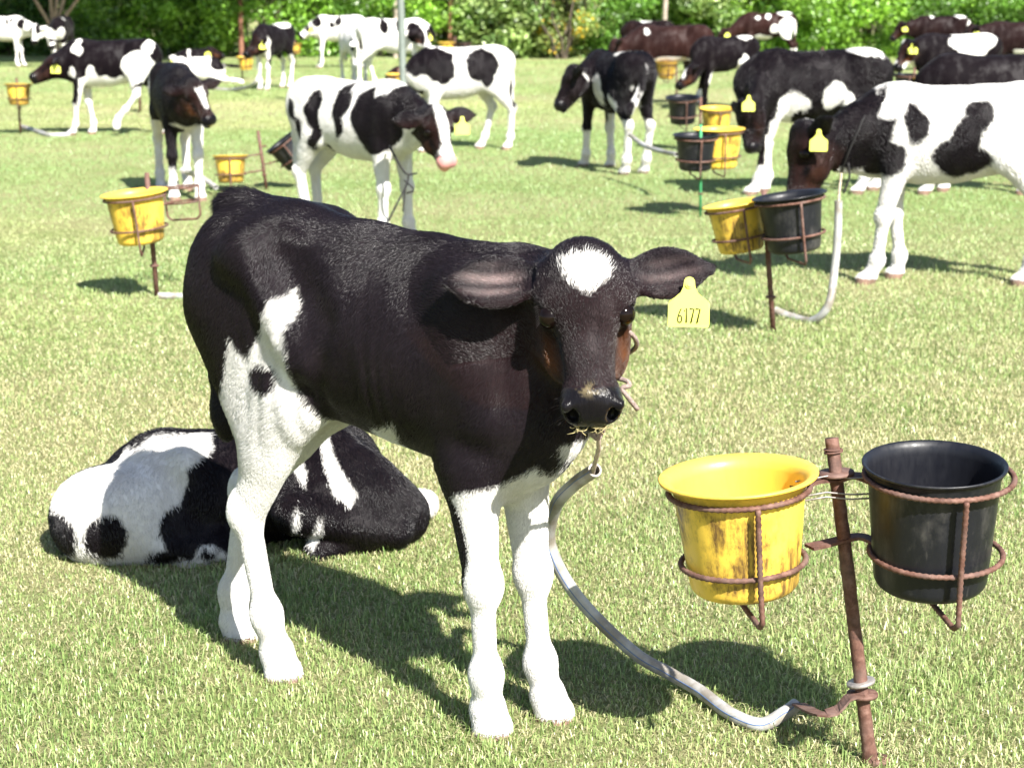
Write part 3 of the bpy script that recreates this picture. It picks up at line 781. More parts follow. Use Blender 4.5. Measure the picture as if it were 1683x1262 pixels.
# wisps of hay on the lip
wb = MB(); lipc = Vector(MH[4](.294, 0, -.036))
sv = Vector(MH[3]); nv_ = Vector(MH[1]); uv_ = Vector(MH[2])
for i in range(26):
    a = lipc + sv * rs.uniform(-.030, .030) + nv_ * rs.uniform(-.002, .006) + uv_ * rs.uniform(.004, .014)
    b = a + (sv * rs.uniform(-1, 1) + nv_ * rs.uniform(-.2, .8) + uv_ * rs.uniform(-.2, .3)).normalized() * rs.uniform(.006, .022)
    wb.tube([a, (a + b) / 2 + nv_ * .002, b], [.0007, .0006, .0003], 4)
M['straw'] = mat_simple("straw", (.50, .42, .20), .7, .3, 60, .1)
hay = wb.build('hay_wisps', M['straw']); hay.matrix_world = MMw
tag(hay, "wisps of hay stuck to the front calf's lower lip", 'hay')
# whiskers
for q in (-1, 1):
    wk = MB()
    for i in range(22):
        a = Vector(MH[4](rs.uniform(.235, .275), q * rs.uniform(.030, .044), rs.uniform(-.055, -.02))); d = (sv * q * rs.uniform(.5, 1) + nv_ * rs.uniform(-.1, .8) + uv_ * rs.uniform(-.2, .5)).normalized(); L_ = rs.uniform(.012, .028)
        wk.tube([a, a + d * L_ * .5, a + d * L_ + nv_ * .004], [.0004, .0003, .0001], 4, caps=False)
    wk.build('whiskers', M['lash'], main)


# ---------------------------------------------------------------- buckets and stands
def bucket_mesh(name, R0, R1, Rb, H, mat, inner=True):
    """rim radius R0, wall top R1, bottom Rb, depth H; origin at the rim centre, opening up"""
    t = .0022
    prof = [(0, -H), (Rb * .78, -H)]
    for k in range(1, 7): a = k / 6 * math.pi / 2; prof.append((Rb * .78 + Rb * .22 * math.sin(a), -H + Rb * .22 * (1 - math.cos(a))))
    z0 = -H + Rb * .22
    for k in range(1, 9): f = k / 8; prof.append((Rb + (R1 - Rb) * f, z0 + (-.020 - z0) * f))
    prof += [(R1 + .003, -.012), (R1 + (R0 - R1) * .5, -.0045), (R0 - .001, -.003), (R0, -.001), (R0, .001), (R0 - .0015, .0022), (R1 + (R0 - R1) * .45, .0005), (R1 - .001, -.008), (R1 - t - .001, -.020)]
    for k in range(7, -1, -1): f = k / 8; prof.append((Rb - t + (R1 - Rb) * f, z0 + (-.020 - z0) * f))
    prof += [(Rb * .8, -H + t * 2), (0, -H + t * 1.6)]
    mb = MB(); mb.lathe(prof, 72)
    me = bpy.data.meshes.new(name); me.from_pydata(mb.v, [], mb.f); me.update(); me.materials.append(mat)
    a = me.attributes.new('dirty', 'FLOAT', 'POINT'); n = len(prof); io = n - 11
    v = np.repeat([1.0 if i < 15 else (.35 if i < 22 else .12) for i in range(n)], 72)
    a.data.foreach_set('value', v.astype(np.float32))
    me.polygons.foreach_set("use_smooth", np.ones(len(me.polygons), dtype=bool))
    return me
def put_bucket(color, rimc, axis, R0, label, group, H=None, R1=None, Rb=None, spin=0.0):
    H = H or R0 * 1.50; R1 = R1 or R0 * .84; Rb = Rb or R0 * .70
    me = bucket_mesh('bucket', R0, R1, Rb, H, M[color])
    o = bpy.data.objects.new(color + '_bucket', me); COL.objects.link(o)
    o.location = rimc; q = Vector(axis).to_track_quat('Z', 'Y'); o.rotation_mode = 'QUATERNION'; o.rotation_quaternion = q @ Quaternion((0, 0, 1), spin)
    tag(o, label, 'bucket', group); return o
BG = 'feeding buckets on the stands'; SG = 'rusty iron bucket stands'
def hoop(mb, c, axis, r, rb=.0042, ribs=True, arc=None, o=Vector((0, 0, 0))):
    q = Vector(axis).to_track_quat('Z', 'Y'); n = 56; pts = [Vector(c) + q @ Vector((math.cos(a) * r, math.sin(a) * r, 0)) - o for a in (2 * math.pi * k / n for k in range(n))]
    if ribs: rebar(mb, pts, rb, closed=True)
    else: mb.tube(pts, rb, 6, closed=True)
def cradle(parent, o, c, axis, R1, Rb, H, front, z1=-.022, z2=None, rb=.0045, ribs=True, r2=None, below=.035):
    """two hoops and a U bar for one bucket. front: direction of the U's plane"""
    ax = Vector(axis).normalized(); c = Vector(c); z2 = z2 if z2 is not None else -H * .70
    mb = MB(); hoop(mb, c + ax * z1, ax, R1 + rb + .002, rb, ribs, o=o); mb.build('hoop', M['rust'], parent)
    rr = R1 + (Rb - R1) * (-z2 / H) + rb + .003 if r2 is None else r2
    mb = MB(); hoop(mb, c + ax * z2, ax, rr, rb, ribs, o=o); mb.build('hoop', M['rust'], parent)
    f = Vector(front); f = (f - ax * f.dot(ax)).normalized(); mb = MB(); w = R1 + rb * 3 + .001
    P = [c + f * w + ax * z1, c + f * (rr + rb * 2) + ax * z2, c + f * (rr + rb * 1.6) + ax * (-H - below * .6), c + f * (rr - .012) + ax * (-H - below), c - f * (rr - .012) + ax * (-H - below), c - f * (rr + rb * 1.6) + ax * (-H - below * .6), c - f * (rr + rb * 2) + ax * z2, c - f * w + ax * z1]
    P = [p - o for p in P]; Q = []
    for a, b in zip(P, P[1:]): Q += [a.lerp(b, k / 6) for k in range(6)]
    Q.append(P[-1])
    (rebar(mb, Q, rb) if ribs else mb.tube(Q, rb, 6)); mb.build('support_bar', M['rust'], parent)

# the stand in front
base = G(1431, 1256); top = at(1367, 720, 2.86)
sroot = empty('bucket_stand', base); tag(sroot, 'rusty iron post stand in front carrying a yellow and a black bucket', 'bucket stand', SG)
def pl(f): return base.lerp(top, f)
axp = (top - base).normalized()
mb = MB(); n = 60; rs = random.Random(2)
mb.tube([(base.lerp(top, i / n) - base) + Vector((rs.uniform(-1, 1), rs.uniform(-1, 1), 0)) * .0005 for i in range(n + 1)], [.0115 + (.002 if i < 4 else 0) + rs.uniform(-.0004, .0006) for i in range(n + 1)], 16)
mb.build('post', M['rust'], sroot)
def fr(px, py): # fraction of the post at a photo row
    lo_, hi_ = 0, 1
    a = (1256 - py) / (1256 - 720.0); return a
def disc(parent, f, r, th, mat, name='washer', tilt=(0, 0, 0)):
    mb = MB(); c = pl(f) - base; ax = (axp + Vector(tilt)).normalized(); R = ax.to_track_quat('Z', 'Y').to_matrix()
    mb.lathe([(.010, -th / 2), (r, -th / 2), (r + .001, 0), (r, th / 2), (.010, th / 2)], 28, c, R); mb.build(name, mat, parent)
disc(sroot, fr(0, 776), .030, .006, M['rust'], tilt=(.05, -.03, 0)); disc(sroot, fr(0, 1118), .024, .006, M['washer'], tilt=(-.1, .02, 0)); disc(sroot, fr(0, 1138), .026, .007, M['rust'], tilt=(.12, 0, 0))
mb = MB()
for k in range(2): hoop(mb, pl(fr(0, 742)) + axp * .004 * k, axp + Vector((.1 * k, .05, 0)), .0145, .0018, False, o=base)
mb.build('wire_wrap', M['rust'], sroot)
YC = at(1213, 781, 2.80); BC = at(1536, 762, 2.785)
Yax = Vector((-.085, .00, 1)).normalized(); Bax = Vector((-.03, -.075, 1)).normalized()
put_bucket('yellow', YC, Yax, .1315, 'stained yellow feeding bucket on the front stand', BG, H=.198, R1=.1095, Rb=.091)
put_bucket('black', BC, Bax, .117, 'scuffed black feeding bucket on the front stand', BG, H=.215, R1=.107, Rb=.093)
cradle(sroot, base, YC, Yax, .1095, .091, .198, (.12, -1, 0), z1=-.024, z2=-.147)
cradle(sroot, base, BC + Vector((.008, 0, 0)), Bax, .113, .105, .215, (.11, -1, 0), z1=-.020, z2=-.155, r2=.108)
def strap(parent, pts, w, th, name, mat):
    mb = MB(); P = smooth_path(pts, 5); vs = []; n = len(P)
    for i, p in enumerate(P):
        t = (P[min(n - 1, i + 1)] - P[max(0, i - 1)]).normalized(); side = t.cross(Vector((0, 0, 1))).normalized(); u = side.cross(t)
        p = p - base
        vs += [p + side * w / 2 + u * th / 2, p - side * w / 2 + u * th / 2, p - side * w / 2 - u * th / 2, p + side * w / 2 - u * th / 2]
    fs = [(i * 4 + k, i * 4 + (k + 1) % 4, (i + 1) * 4 + (k + 1) % 4, (i + 1) * 4 + k) for i in range(n - 1) for k in range(4)] + [(3, 2, 1, 0), tuple((n - 1) * 4 + k for k in range(4))]
    mb.add(vs, fs); mb.build(name, mat, parent, smooth=False)
pu = pl(fr(0, 786)); pd = pl(fr(0, 886))
strap(sroot, [pu + Vector((-.075, -.02, -.012)), pu + Vector((-.035, -.01, .002)), pu + Vector((0, 0, 0)), pu + Vector((.03, -.005, .008)), pu + Vector((.058, -.02, .002))], .032, .005, 'bracket', M['rust'])
strap(sroot, [pd + Vector((-.062, -.02, -.004)), pd + Vector((-.03, -.005, -.002)), pd + Vector((0, 0, .004)), pd + Vector((.03, 0, .008)), pd + Vector((.06, -.015, -.002))], .028, .005, 'bracket', M['rust'])
mb = MB()
for dz, dx in ((-.030, 0), (-.022, .004), (.006, 0)):
    mb.tube([pu - base + Vector((-.075, -.035, dz)), pu - base + Vector((-.02, -.022, dz + .006)), pu - base + Vector((.02, -.022, dz + .002)), pu - base + Vector((.06, -.035, dz + .008))], .0016, 5)
mb.build('binding_wire', M['washer'], sroot)
s0 = pl(fr(0, 1134))
strap(sroot, [s0 + Vector((0, -.012, .002)), s0 + Vector((-.025, -.014, -.004)), s0 + Vector((-.045, -.016, -.026)), s0 + Vector((-.075, -.012, -.034)), G(1312, 1156, .040)], .026, .004, 'shackle', M['rust'])
mb = MB(); mb.lathe([(.0, 0), (.020, .001), (.024, .008), (.010, .012)], 12, (.012, .01, .0)); mb.build('ground_flange', M['rust'], sroot)

# other stands: post, hoops and bars, buckets are things of their own
def stand(px, py, tx, ty, label, items, rings=(), post=.011, mat='rust', dy=0, bars=True, bar_w=None):
    """post from ground pixel (px,py) to top pixel; items: (colour, rim px, rim py, dY, rim width px, tilt, label)"""
    b = G(px, py); t_ = at(tx, ty, b.y + dy); r = empty('bucket_stand', b); tag(r, label, 'bucket stand', SG)
    mb = MB(); mb.tube([Vector((0, 0, 0)), (t_ - b) * .5, t_ - b], post, 10); mb.build('post', M[mat], r)
    mb = MB(); mb.lathe([(post, -.005), (post * 1.8, -.004), (post * 1.8, .004), (post, .005)], 12, (t_ - b) * .25); mb.build('washer', M['rust'], r)
    for (c, x, y, dY, wpx, tilt, lab) in items:
        C_ = at(x, y, b.y + dY); sc = (C_ - Vector((0, 0, CAMZ))).length / FPX; R0 = wpx * sc / 2
        H_ = R0 * 1.5; ax = Vector(tilt).normalized()
        if c: put_bucket(c, C_, ax, R0, lab, BG, H=H_)
        cradle(r, b, C_, ax, R0 * .87, R0 * .74, H_, (.15, -1, 0) if c else (1, -.3, 0), rb=.0050, ribs=False, below=.04, z1=-.02)
        # arm from the post to the hoop
        up = (t_ - b).normalized(); f1 = (C_ - b).dot(up)
        for dz in (-.02, -H_ * .72):
            pz = up * (f1 + dz); cc = C_ - b + ax * dz; d = cc - pz; L = d.length; rr = R0 * (.9 if dz > -.05 else .80)
            if L > rr: mb = MB(); mb.tube([pz, pz + d * ((L - rr) / L)], .006, 6); mb.build('bracket', M['rust'], r)
    return r, b
stand(258, 487, 241, 284, 'rusty stand with one yellow bucket and one empty ring, left of the front calf',
      [('yellow', 220, 317, -.10, 108, (-.10, -.03, 1), 'yellow bucket tilted left on the stand with an empty ring'), (None, 296, 300, .12, 60, (-.08, .02, 1), None)], dy=.03)
stand(438, 312, 424, 215, 'thin stand between a yellow and a tipped black bucket, behind the front calf rump',
      [('yellow', 378, 256, -.1, 58, (-.02, .10, 1), 'yellow bucket above the rump of the front calf'), ('black', 462, 232, .05, 62, (-.6, -.1, .8), 'black bucket tipped on its side beside the white and black standing calf')], dy=0)
stand(34, 220, 27, 128, 'thin stand with single yellow bucket at the left edge', [('yellow', 30, 138, -.1, 44, (0, .05, 1), 'small yellow bucket hanging under the head of the calf with a raised leg')])
stand(1271, 546, 1255, 312, 'stand with a shadowed yellow and a black bucket under the eating white and black calf',
      [('yellow', 1207, 334, .02, 106, (-.18, .04, 1), 'dirty yellow bucket beside the black bucket the big white calf eats from'), ('black', 1297, 321, -.15, 122, (-.14, .02, 1), 'black bucket with the big white calf head above it')], dy=.02)
stand(1151, 356, 1152, 205, 'green-footed stand with black bucket in front of a yellow one, right of the rear-view calf',
      [('black', 1144, 222, -.10, 76, (0, -.05, 1), 'black bucket on the green-footed stand'), ('yellow', 1182, 212, .10, 84, (-.02, -.02, 1), 'amber yellow bucket directly behind the black bucket on the green-footed stand')], mat='green_paint', post=.008)
stand(1150, 246, 1152, 160, 'dark stand with black and bright yellow bucket behind the green-footed stand',
      [('black', 1122, 160, -.05, 57, (-.03, -.12, 1), 'black bucket under the head of the small black calf'), ('yellow', 1178, 178, -.35, 56, (0, -.08, 1), 'bright yellow bucket at the muzzle of the large black calf')])
stand(398, 130, 398, 88, 'far stand whose yellow bucket the black and white calf eats from', [('yellow', 403, 93, -.1, 28, (-.05, -.05, 1), 'far yellow bucket under the muzzle of the black and white calf')])
stand(485, 112, 485, 66, 'far stand with small yellow bucket before the hedge', [('yellow', 485, 72, -.1, 22, (0, 0, 1), 'small far yellow bucket below the white calf with a spotted neck')])
stand(655, 178, 655, 112, 'far stand behind the grey pole with a yellow bucket', [('yellow', 648, 122, -.1, 28, (0, -.03, 1), 'far yellow bucket just left of the grey pole')])
stand(748, 122, 748, 60, 'far stand right of the grey pole with yellow and black buckets', [('yellow', 734, 70, 0, 30, (0, 0, 1), 'far yellow bucket above the back of the white calf at the grey pole'), ('black', 763, 70, -.1, 26, (0, 0, 1), 'far black bucket above the back of the white calf at the grey pole')])
stand(1112, 172, 1112, 95, 'far stand under the dark brown calf with yellow and black buckets', [('yellow', 1096, 104, -.1, 34, (.02, 0, 1), 'yellow bucket under the belly of the dark brown calf'), ('black', 1136, 101, .1, 30, (0, 0, 1), 'far black bucket behind the head of the small black calf'), ('yellow', 1078, 108, .25, 22, (0, 0, 1), 'small yellow bucket half behind another under the dark brown calf')])
stand(1352, 128, 1352, 78, 'far stand below the white rump before the hedge', [('black', 1342, 86, 0, 24, (0, 0, 1), 'far black bucket right of the brown and white calf'), ('yellow', 1365, 86, -.1, 24, (0, 0, 1), 'far yellow bucket right of the brown and white calf')])
stand(1446, 150, 1446, 92, 'far stand behind the rump of the large black calf', [('yellow', 1442, 100, 0, 26, (0, 0, 1), 'far yellow bucket behind the rump of the large black calf')])
stand(1503, 232, 1503, 112, 'stand with black and yellow bucket below the strapped calf', [('black', 1488, 122, 0, 38, (0, -.02, 1), 'black bucket under the muzzle of the strapped calf'), ('yellow', 1517, 129, -.05, 34, (0, 0, 1), 'yellow bucket below the strapped calf neck')])
stand(230, 186, 230, 112, 'thin brown post stand behind the raised leg with one small yellow bucket', [('yellow', 232, 119, 0, 26, (0, 0, 1), 'small yellow bucket behind the rump of the raised-leg calf')], post=.014)

# hoses of the other stands
hose_obj('tether', [G(1274, 510, .03), G(1300, 520, .012), G(1335, 527, .012), at(1362, 500, 6.9), at(1372, 440, 6.95), at(1377, 380, 6.95), at(1378, 330, 6.95)], .016, 'worn hose tether rising to the chin of the big white calf', TG,
         rope=[at(1378, 335, 6.95), at(1380, 310, 6.97), at(1383, 285, 6.98)])
hose_obj('tether', [G(260, 486, .015), G(300, 487, .012), G(335, 491, .012), G(380, 492, .012)], .014, 'grey hose tether lying behind the front calf rump', TG)
hose_obj('tether', [G(35, 208, .03), G(55, 214, .015), G(80, 222, .015), G(115, 222, .015)], .022, 'pale hose tether lying by the calf with a raised leg', TG)
hose_obj('tether', [at(1035, 222, 12.3), at(1060, 240, 12.0), at(1090, 250, 11.6), at(1112, 254, 11.2)], .016, 'tan hose tether at the green-footed stand', TG)
hose_obj('tether', [G(300, 280, .2), G(330, 292, .1), G(355, 308, .05)], .018, 'short grey hose tether between the legs of the turning calf', TG)
hose_obj('tether', [G(350, 146, .02), G(385, 148, .02), at(415, 140, 22.5), at(428, 120, 22.5)], .022, 'thin pale hose tether left of the black and white calf', TG)
# ---------------------------------------------------------------- the other calves
def legs(fl=0, fr=0, hl=0, hr=0, lift=None):
    J = {}
    for key, dx, sg in (('FL', fl, 1), ('FR', fr, -1)):
        L = [(x, y * sg, z) for x, y, z in STAND['F']]; J[key] = [L[0], (L[1][0] + dx * .1, *L[1][1:]), (L[2][0] + dx * .5, *L[2][1:]), (L[3][0] + dx * .85, *L[3][1:]), (L[4][0] + dx, *L[4][1:])]
    for key, dx, sg in (('HL', hl, 1), ('HR', hr, -1)):
        L = [(x, y * sg, z) for x, y, z in STAND['H']]; J[key] = [L[0], (L[1][0] + dx * .1, *L[1][1:]), (L[2][0] + dx * .6, *L[2][1:]), (L[3][0] + dx * .9, *L[3][1:]), (L[4][0] + dx, *L[4][1:])]
    if lift: J.update(lift)
    return J
LIE = dict(barrel=[(-.30, .165, .13, .13), (-.20, .17, .155, .165), (-.05, .17, .16, .18), (.10, .175, .165, .175), (.22, .18, .155, .15), (.30, .19, .125, .11)],
    withers=(.22, 0, .30), tail=None, flank=False, spine=False, necklow=(.34, 0, .14),
    F=[(.25, .09, .16), (.18, .14, .08), (.40, .14, .055), (.30, .16, .035), (.22, .15, .03)],
    H=[(-.26, .10, .15), (-.10, .19, .12), (-.36, .20, .06), (-.20, .25, .04), (-.10, .25, .03)])
def calf_at(label, group, px, py, yawdeg, scale=1.0, pat=(), joints=None, poll=None, nose=None, tags=(), opts=None, hint=None, seed=5, h=None, fur=None, lie=False, he=1.12, dY=0, ears=None, extra=None):
    b = G(px, py); t = (b - Vector((0, 0, CAMZ))).length; h = h or min(.0155, max(.0085, t * .0011))
    J = dict(LIE) if lie else {}
    J.update(joints or {}); opts = dict({'warp': .017}, **(opts or {}))
    if lie: opts = dict(opts or {}, hoof=False)
    pl_ = at(poll[0], poll[1], b.y + poll[2]) if poll else None; ns_ = at(nose[0], nose[1], b.y + nose[2]) if nose else None
    return make_calf(label, group, J, list(pat), b, math.radians(yawdeg), h=h, scale=scale, seed=seed, he=he, poll=pl_, nose=ns_, hint=hint, tags=[(q, a, s_, f) for q, a, s_, f in tags], opts=opts, fur=fur, ears=ears, extra=extra)
CG = 'calves tethered on the lawn'
CAMD = (0, -1, .1)
WL = ('z', 'w', 'B', .42)
# spotted white calf behind the front one
spots = []
c3, Mw3, H3 = calf_at('white calf with narrow black side patches and white blaze, behind the front calf back', CG, 592, 392, -38, .97,
    [('e', 'b', 'R', -.365, .70, .035, .075, 10), ('e', 'b', 'R', -.32, .60, .030, .05, 30), ('e', 'b', 'R', -.20, .71, .055, .10, -12), ('e', 'b', 'R', -.185, .58, .035, .09, -8), ('e', 'b', 'R', -.13, .50, .015, .03),
     ('e', 'b', 'R', .015, .76, .060, .11, -20), ('e', 'b', 'R', -.01, .64, .030, .09, 0), ('e', 'b', 'R', .17, .70, .080, .13, -15), ('e', 'b', 'R', .25, .58, .12, .085), ('e', 'b', 'R', .30, .67, .14, .13), ('e', 'b', 'B', .46, .76, .15, .12), ('e', 'b', 'L', .25, .66, .15, .14), ('e', 'w', 'B', .06, .88, .03, .06),
     ('head', 'b', ''), ('h', 'w', '', .10, .010, .15, .030), ('h', 'w', '', .23, .004, .05, .042), ('h', 'w', '', .30, .0, .05, .07)],
    joints=legs(.03, -.02, -.03, .06), poll=(710, 186, -.42), nose=(743, 288, -.56), hint=(.5, -1, .35), he=1.06, h=.0082, seed=21, tags=[(1, .55, 1.1, (.1, -1, .1))],
    opts=dict(base='white', nose='pink', tan=.3, facebrown=.7), fur=dict(count=70000, length=.011, rad=.0009, lift=.35),
    ears={1: ((1, .05, .1), (0, 1, .2), .15, .045), -1: ((-1, .05, -.05), (0, 1, .2), .155, .046)})
# big eating calf on the right
c20, Mw20, H20 = calf_at('big white calf with black neck and side patches, eating from a black bucket', CG, 1552, 463, 177, 1.03,
    [('e', 'b', 'L', .19, .735, .060, .050, 80), ('e', 'b', 'L', .185, .70, .050, .085), ('e', 'b', 'L', -.075, .745, .060, .07, 30), ('e', 'b', 'L', -.03, .64, .065, .09, 15), ('e', 'b', 'L', -.015, .55, .125, .075, 8), ('e', 'b', 'L', -.43, .66, .085, .075),
     ('e', 'b', 'B', .36, .68, .075, .19, 25), ('e', 'b', 'B', .46, .70, .16, .20, 25), ('e', 'b', 'L', .31, .56, .10, .075), ('e', 'w', 'L', .26, .80, .05, .10, 30), ('e', 'w', 'B', .52, .42, .09, .05),
     ('head', 'b', ''), ('s', 'w', '', (.60, .03, .47), .035, (1.4, 1, 1))],
    joints=dict(legs(.06, -.085, .02, -.12), tail=[(-.42, 0, .82), (-.475, 0, .74), (-.48, 0, .58), (-.47, 0, .42)], necklow=(.36, 0, .56)), poll=(1330, 214, -.08), nose=(1307, 314, -.16), hint=(-1, -.15, .25), he=1.18, h=.0082, seed=33, tags=[(1, .40, 1.15, (-.25, -1, .1))],
    opts=dict(base='white', facebrown=.8, tan=.15), fur=dict(count=80000, length=.011, rad=.0009, lift=.3),
    ears={1: ((1, -.1, -.35), (.3, .6, .5), .13, .036), -1: ((-1, -.1, -.2), (0, 1, .2), .15, .045)})
# lying calf right behind the front calf
LB = G(396, 884); LYAW = math.radians(193)
LMi = (Matrix.Translation(LB) @ Matrix.Rotation(LYAW, 4, 'Z') @ Matrix.Scale(.93, 4)).inverted()
def Lq(px, py, ly=.15):
    o = LMi @ Vector((0, 0, CAMZ)); d = LMi.to_3x3() @ ray(px, py); t = (ly - o.y) / d.y; p = o + d * t
    return (p.x, p.z)
def PQ(pts, ly=.15): return [Lq(x, y, ly) for x, y in pts]
def lie_extra(F):
    F.ell((.36, .03, .09), (.12, .15, .12), None, .05); F.ell((.27, .10, .10), (.14, .10, .12), None, .05)
    F.ell((-.29, .13, .105), (.15, .090, .115), None, .04); F.ell((-.24, .07, .26), (.05, .035, .035), None, .04); F.ell((.14, .10, .235), (.035, .05, .045), None, .05); F.ell((-.35, .14, .08), (.12, .08, .085), None, .04)
    F.cone((-.36, -.02, .06), (-.49, -.03, .05), .05, .040, .03); F.cone((-.12, .20, .12), (-.38, .21, .055), .055, .040, .02); F.cone((.03, .185, .19), (-.01, .215, .04), .016, .018, .025, op='sub'); F.cone((.20, .19, .05), (.04, .20, .035), .035, .028, .012)
lying, Mw2, H2 = make_calf('black and white calf lying curled on the grass behind the front calf hind legs', CG,
    dict(LIE, barrel=[(-.33, .105, .095, .12), (-.21, .145, .140, .16), (-.06, .150, .150, .17), (.08, .135, .140, .17), (.20, .115, .125, .16), (.30, .095, .105, .13)], withers=(.18, -.02, .24), necklow=(.32, -.02, .08),
         FL=[(.27, .10, .10), (.20, .16, .06), (.06, .17, .045), (.10, .18, .03), (.12, .18, .02)],
         HL=[(-.27, .11, .14), (-.20, .17, .11), (-.41, .15, .06), (-.30, .19, .04), (-.20, .20, .02)]),
    [('p', 'w', 'L', PQ([(85, 800), (135, 765), (220, 750), (245, 735), (330, 728), (352, 722), (352, 745), (306, 768), (306, 790), (285, 835), (262, 870), (275, 900), (310, 905), (325, 880), (345, 876), (375, 895), (378, 930), (120, 930), (70, 860)], .12)),
     ('e', 'b', 'L', *Lq(98, 875, .10), .045, .06), ('e', 'b', 'L', *Lq(172, 882, .17), .050, .055), ('e', 'b', 'L', *Lq(292, 865, .17), .048, .055), ('e', 'b', 'L', *Lq(338, 905, .18), .018, .016), ('e', 'b', 'L', *Lq(270, 912, .18), .045, .018),
     ('p', 'w', 'L', PQ([(462, 728), (485, 735), (503, 768), (500, 790), (485, 775)], .12)), ('p', 'w', 'L', PQ([(522, 690), (540, 700), (552, 755), (574, 790), (565, 812), (538, 790), (530, 740)], .10)),
     ('e', 'w', 'L', *Lq(515, 870, .19), .012, .04, 20), ('e', 'w', 'L', *Lq(483, 845, .19), .008, .03, 10), ('s', 'w', '', (-.50, -.03, .05), .062, (1, 1.2, 1)), ('e', 'w', 'R', .22, .1, .12, .1)],
    LB, LYAW, h=.0062, scale=.93, seed=41, poll=at(316, 748, 4.48), nose=at(236, 790, 4.42), hint=(0, -.25, 1), he=.95, extra=lie_extra, opts=dict(hoof=False, warp=.006, tan=.1, facebrown=.1, dark=.9),
    ears={1: ((1, -.2, -.7), (0, 1, .2), .10, .035), -1: ((-1, -.3, -.7), (0, 1, .2), .10, .035)},
    fur=dict(count=110000, length=.012, rad=.00055, lift=.3))
# calf turning its head, left
calf_at('black calf with white blaze turning its head, left of the spotted calf', CG, 298, 322, -72, .96,
    [('z', 'w', 'B', .50), ('e', 'b', 'R', .26, .40, .06, .20), ('e', 'w', 'R', -.40, .62, .14, .25), ('head', 'b', ''), ('hp', 'w', '', [(.07, -.03), (.07, .03), (.16, .022), (.21, .008), (.20, -.012), (.13, -.02)]), ('h', 'w', '', .285, .01, .02, .03)],
    fur=dict(count=32000, length=.013, rad=.0014, lift=.35), joints=legs(.06, -.02, .05, -.06), poll=(312, 138, -.40), nose=(350, 206, -.50), hint=(.45, -.6, .6), seed=51, opts=dict(tan=.8, facebrown=.8), tags=[], he=1.05,
    ears={1: ((1, .1, .1), (0, 1, .2), .13, .038), -1: ((-1, .05, -.1), (0, 1, .2), .15, .042)})
# calf with a raised hind leg
calf_at('black calf with white belly walking left with one hind leg raised', CG, 183, 222, 180, 1.0,
    [('e', 'w', 'B', .02, .48, .30, .06), ('z', 'w', 'B', .43), ('e', 'w', 'L', -.30, .62, .14, .15, 20), ('e', 'w', 'L', -.40, .80, .045, .09, 25), ('e', 'w', 'L', .25, .80, .05, .07), ('e', 'w', 'L', .13, .56, .055, .07), ('e', 'b', 'L', .30, .47, .05, .20), ('e', 'w', 'L', .30, .57, .035, .04), ('head', 'b', '')],
    joints=legs(.05, -.10, 0, -.12, dict(HL=[(-.31, .075, .72), (-.27, .11, .56), (-.27, .12, .37), (-.17, .13, .24), (-.10, .13, .165)])), poll=(98, 98, -.05), nose=(56, 124, -.12), hint=(-.3, 0, 1), seed=52, tags=[(1, .3, 1.3, CAMD)], opts=dict(facebrown=.6, tan=.1))
calf_at('white calf with black-marked head at the left edge', CG, 8, 110, 4, 1.0, [('e', 'b', 'B', .10, .78, .03, .07), ('e', 'b', 'B', .18, .80, .03, .04), ('e', 'b', 'B', .34, .74, .07, .09), ('h', 'b', '', .05, .05, .10, .035), ('h', 'b', '', .08, -.06, .07, .03), ('e', 'b', 'B', -.2, .75, .05, .04)],
    poll=(60, 44, -.2), nose=(54, 82, -.40), hint=(-.2, -1, .3), seed=53, opts=dict(base='white', facebrown=.1, tan=0), joints=legs(.04, -.04), tags=[(1, .6, 1.3, CAMD)])
calf_at('black calf with white muzzle facing the camera below the bare tree', CG, 104, 114, -88, 1.0, [('z', 'w', 'B', .45), ('e', 'w', 'B', .10, .86, .05, .06), ('h', 'w', '', .25, 0, .04, .06), ('h', 'w', '', .17, -.05, .05, .03), ('e', 'w', 'B', .40, .6, .1, .1)],
    poll=(82, 52, -.35), nose=(86, 84, -.52), hint=(-.1, -1, .5), seed=73, opts=dict(facebrown=.05, tan=0))
calf_at('small black calf lying before the hedge with a yellow tag, far left', CG, 326, 112, 8, .95, [('e', 'w', 'B', .30, .03, .2, .05), ('e', 'w', 'B', -.15, .28, .03, .09)], lie=True, poll=(343, 82, -.05), nose=(368, 92, -.1), seed=54, tags=[(-1, .5, 1.5, CAMD)],
    joints=dict(FR=[(.25, -.09, .14), (.30, -.12, .08), (.46, -.13, .05), (.60, -.13, .04), (.70, -.13, .03)]))
calf_at('white calf lying half hidden behind the turning calf', CG, 322, 136, 0, 1.0, [('e', 'b', 'B', .35, .30, .12, .12), ('e', 'b', 'B', -.35, .18, .07, .07)], lie=True, poll=(300, 100, .1), nose=(283, 116, 0), seed=55, opts=dict(base='white'), tags=[(-1, .5, 1.2, CAMD)],
    joints=dict(FR=[(.25, -.09, .14), (.30, -.12, .08), (.44, -.13, .05), (.55, -.13, .04), (.64, -.13, .03)]))
calf_at('black calf with white back and white legs, head down over a far yellow bucket', CG, 450, 147, -112, 1.0, [('z', 'w', 'B', .45), ('e', 'w', 'B', -.15, .87, .16, .07), ('e', 'w', 'B', .33, .55, .05, .15), ('e', 'b', 'L', .24, .42, .05, .12), ('head', 'b', ''), ('e', 'b', 'R', -.3, .45, .06, .12)],
    joints=legs(.03, -.06, .05, -.05), poll=(428, 66, -.3), nose=(404, 88, -.45), hint=(-.6, -.3, 1), seed=56, tags=[(1, .3, 1.3, CAMD)], opts=dict(facebrown=.5, tan=.2))
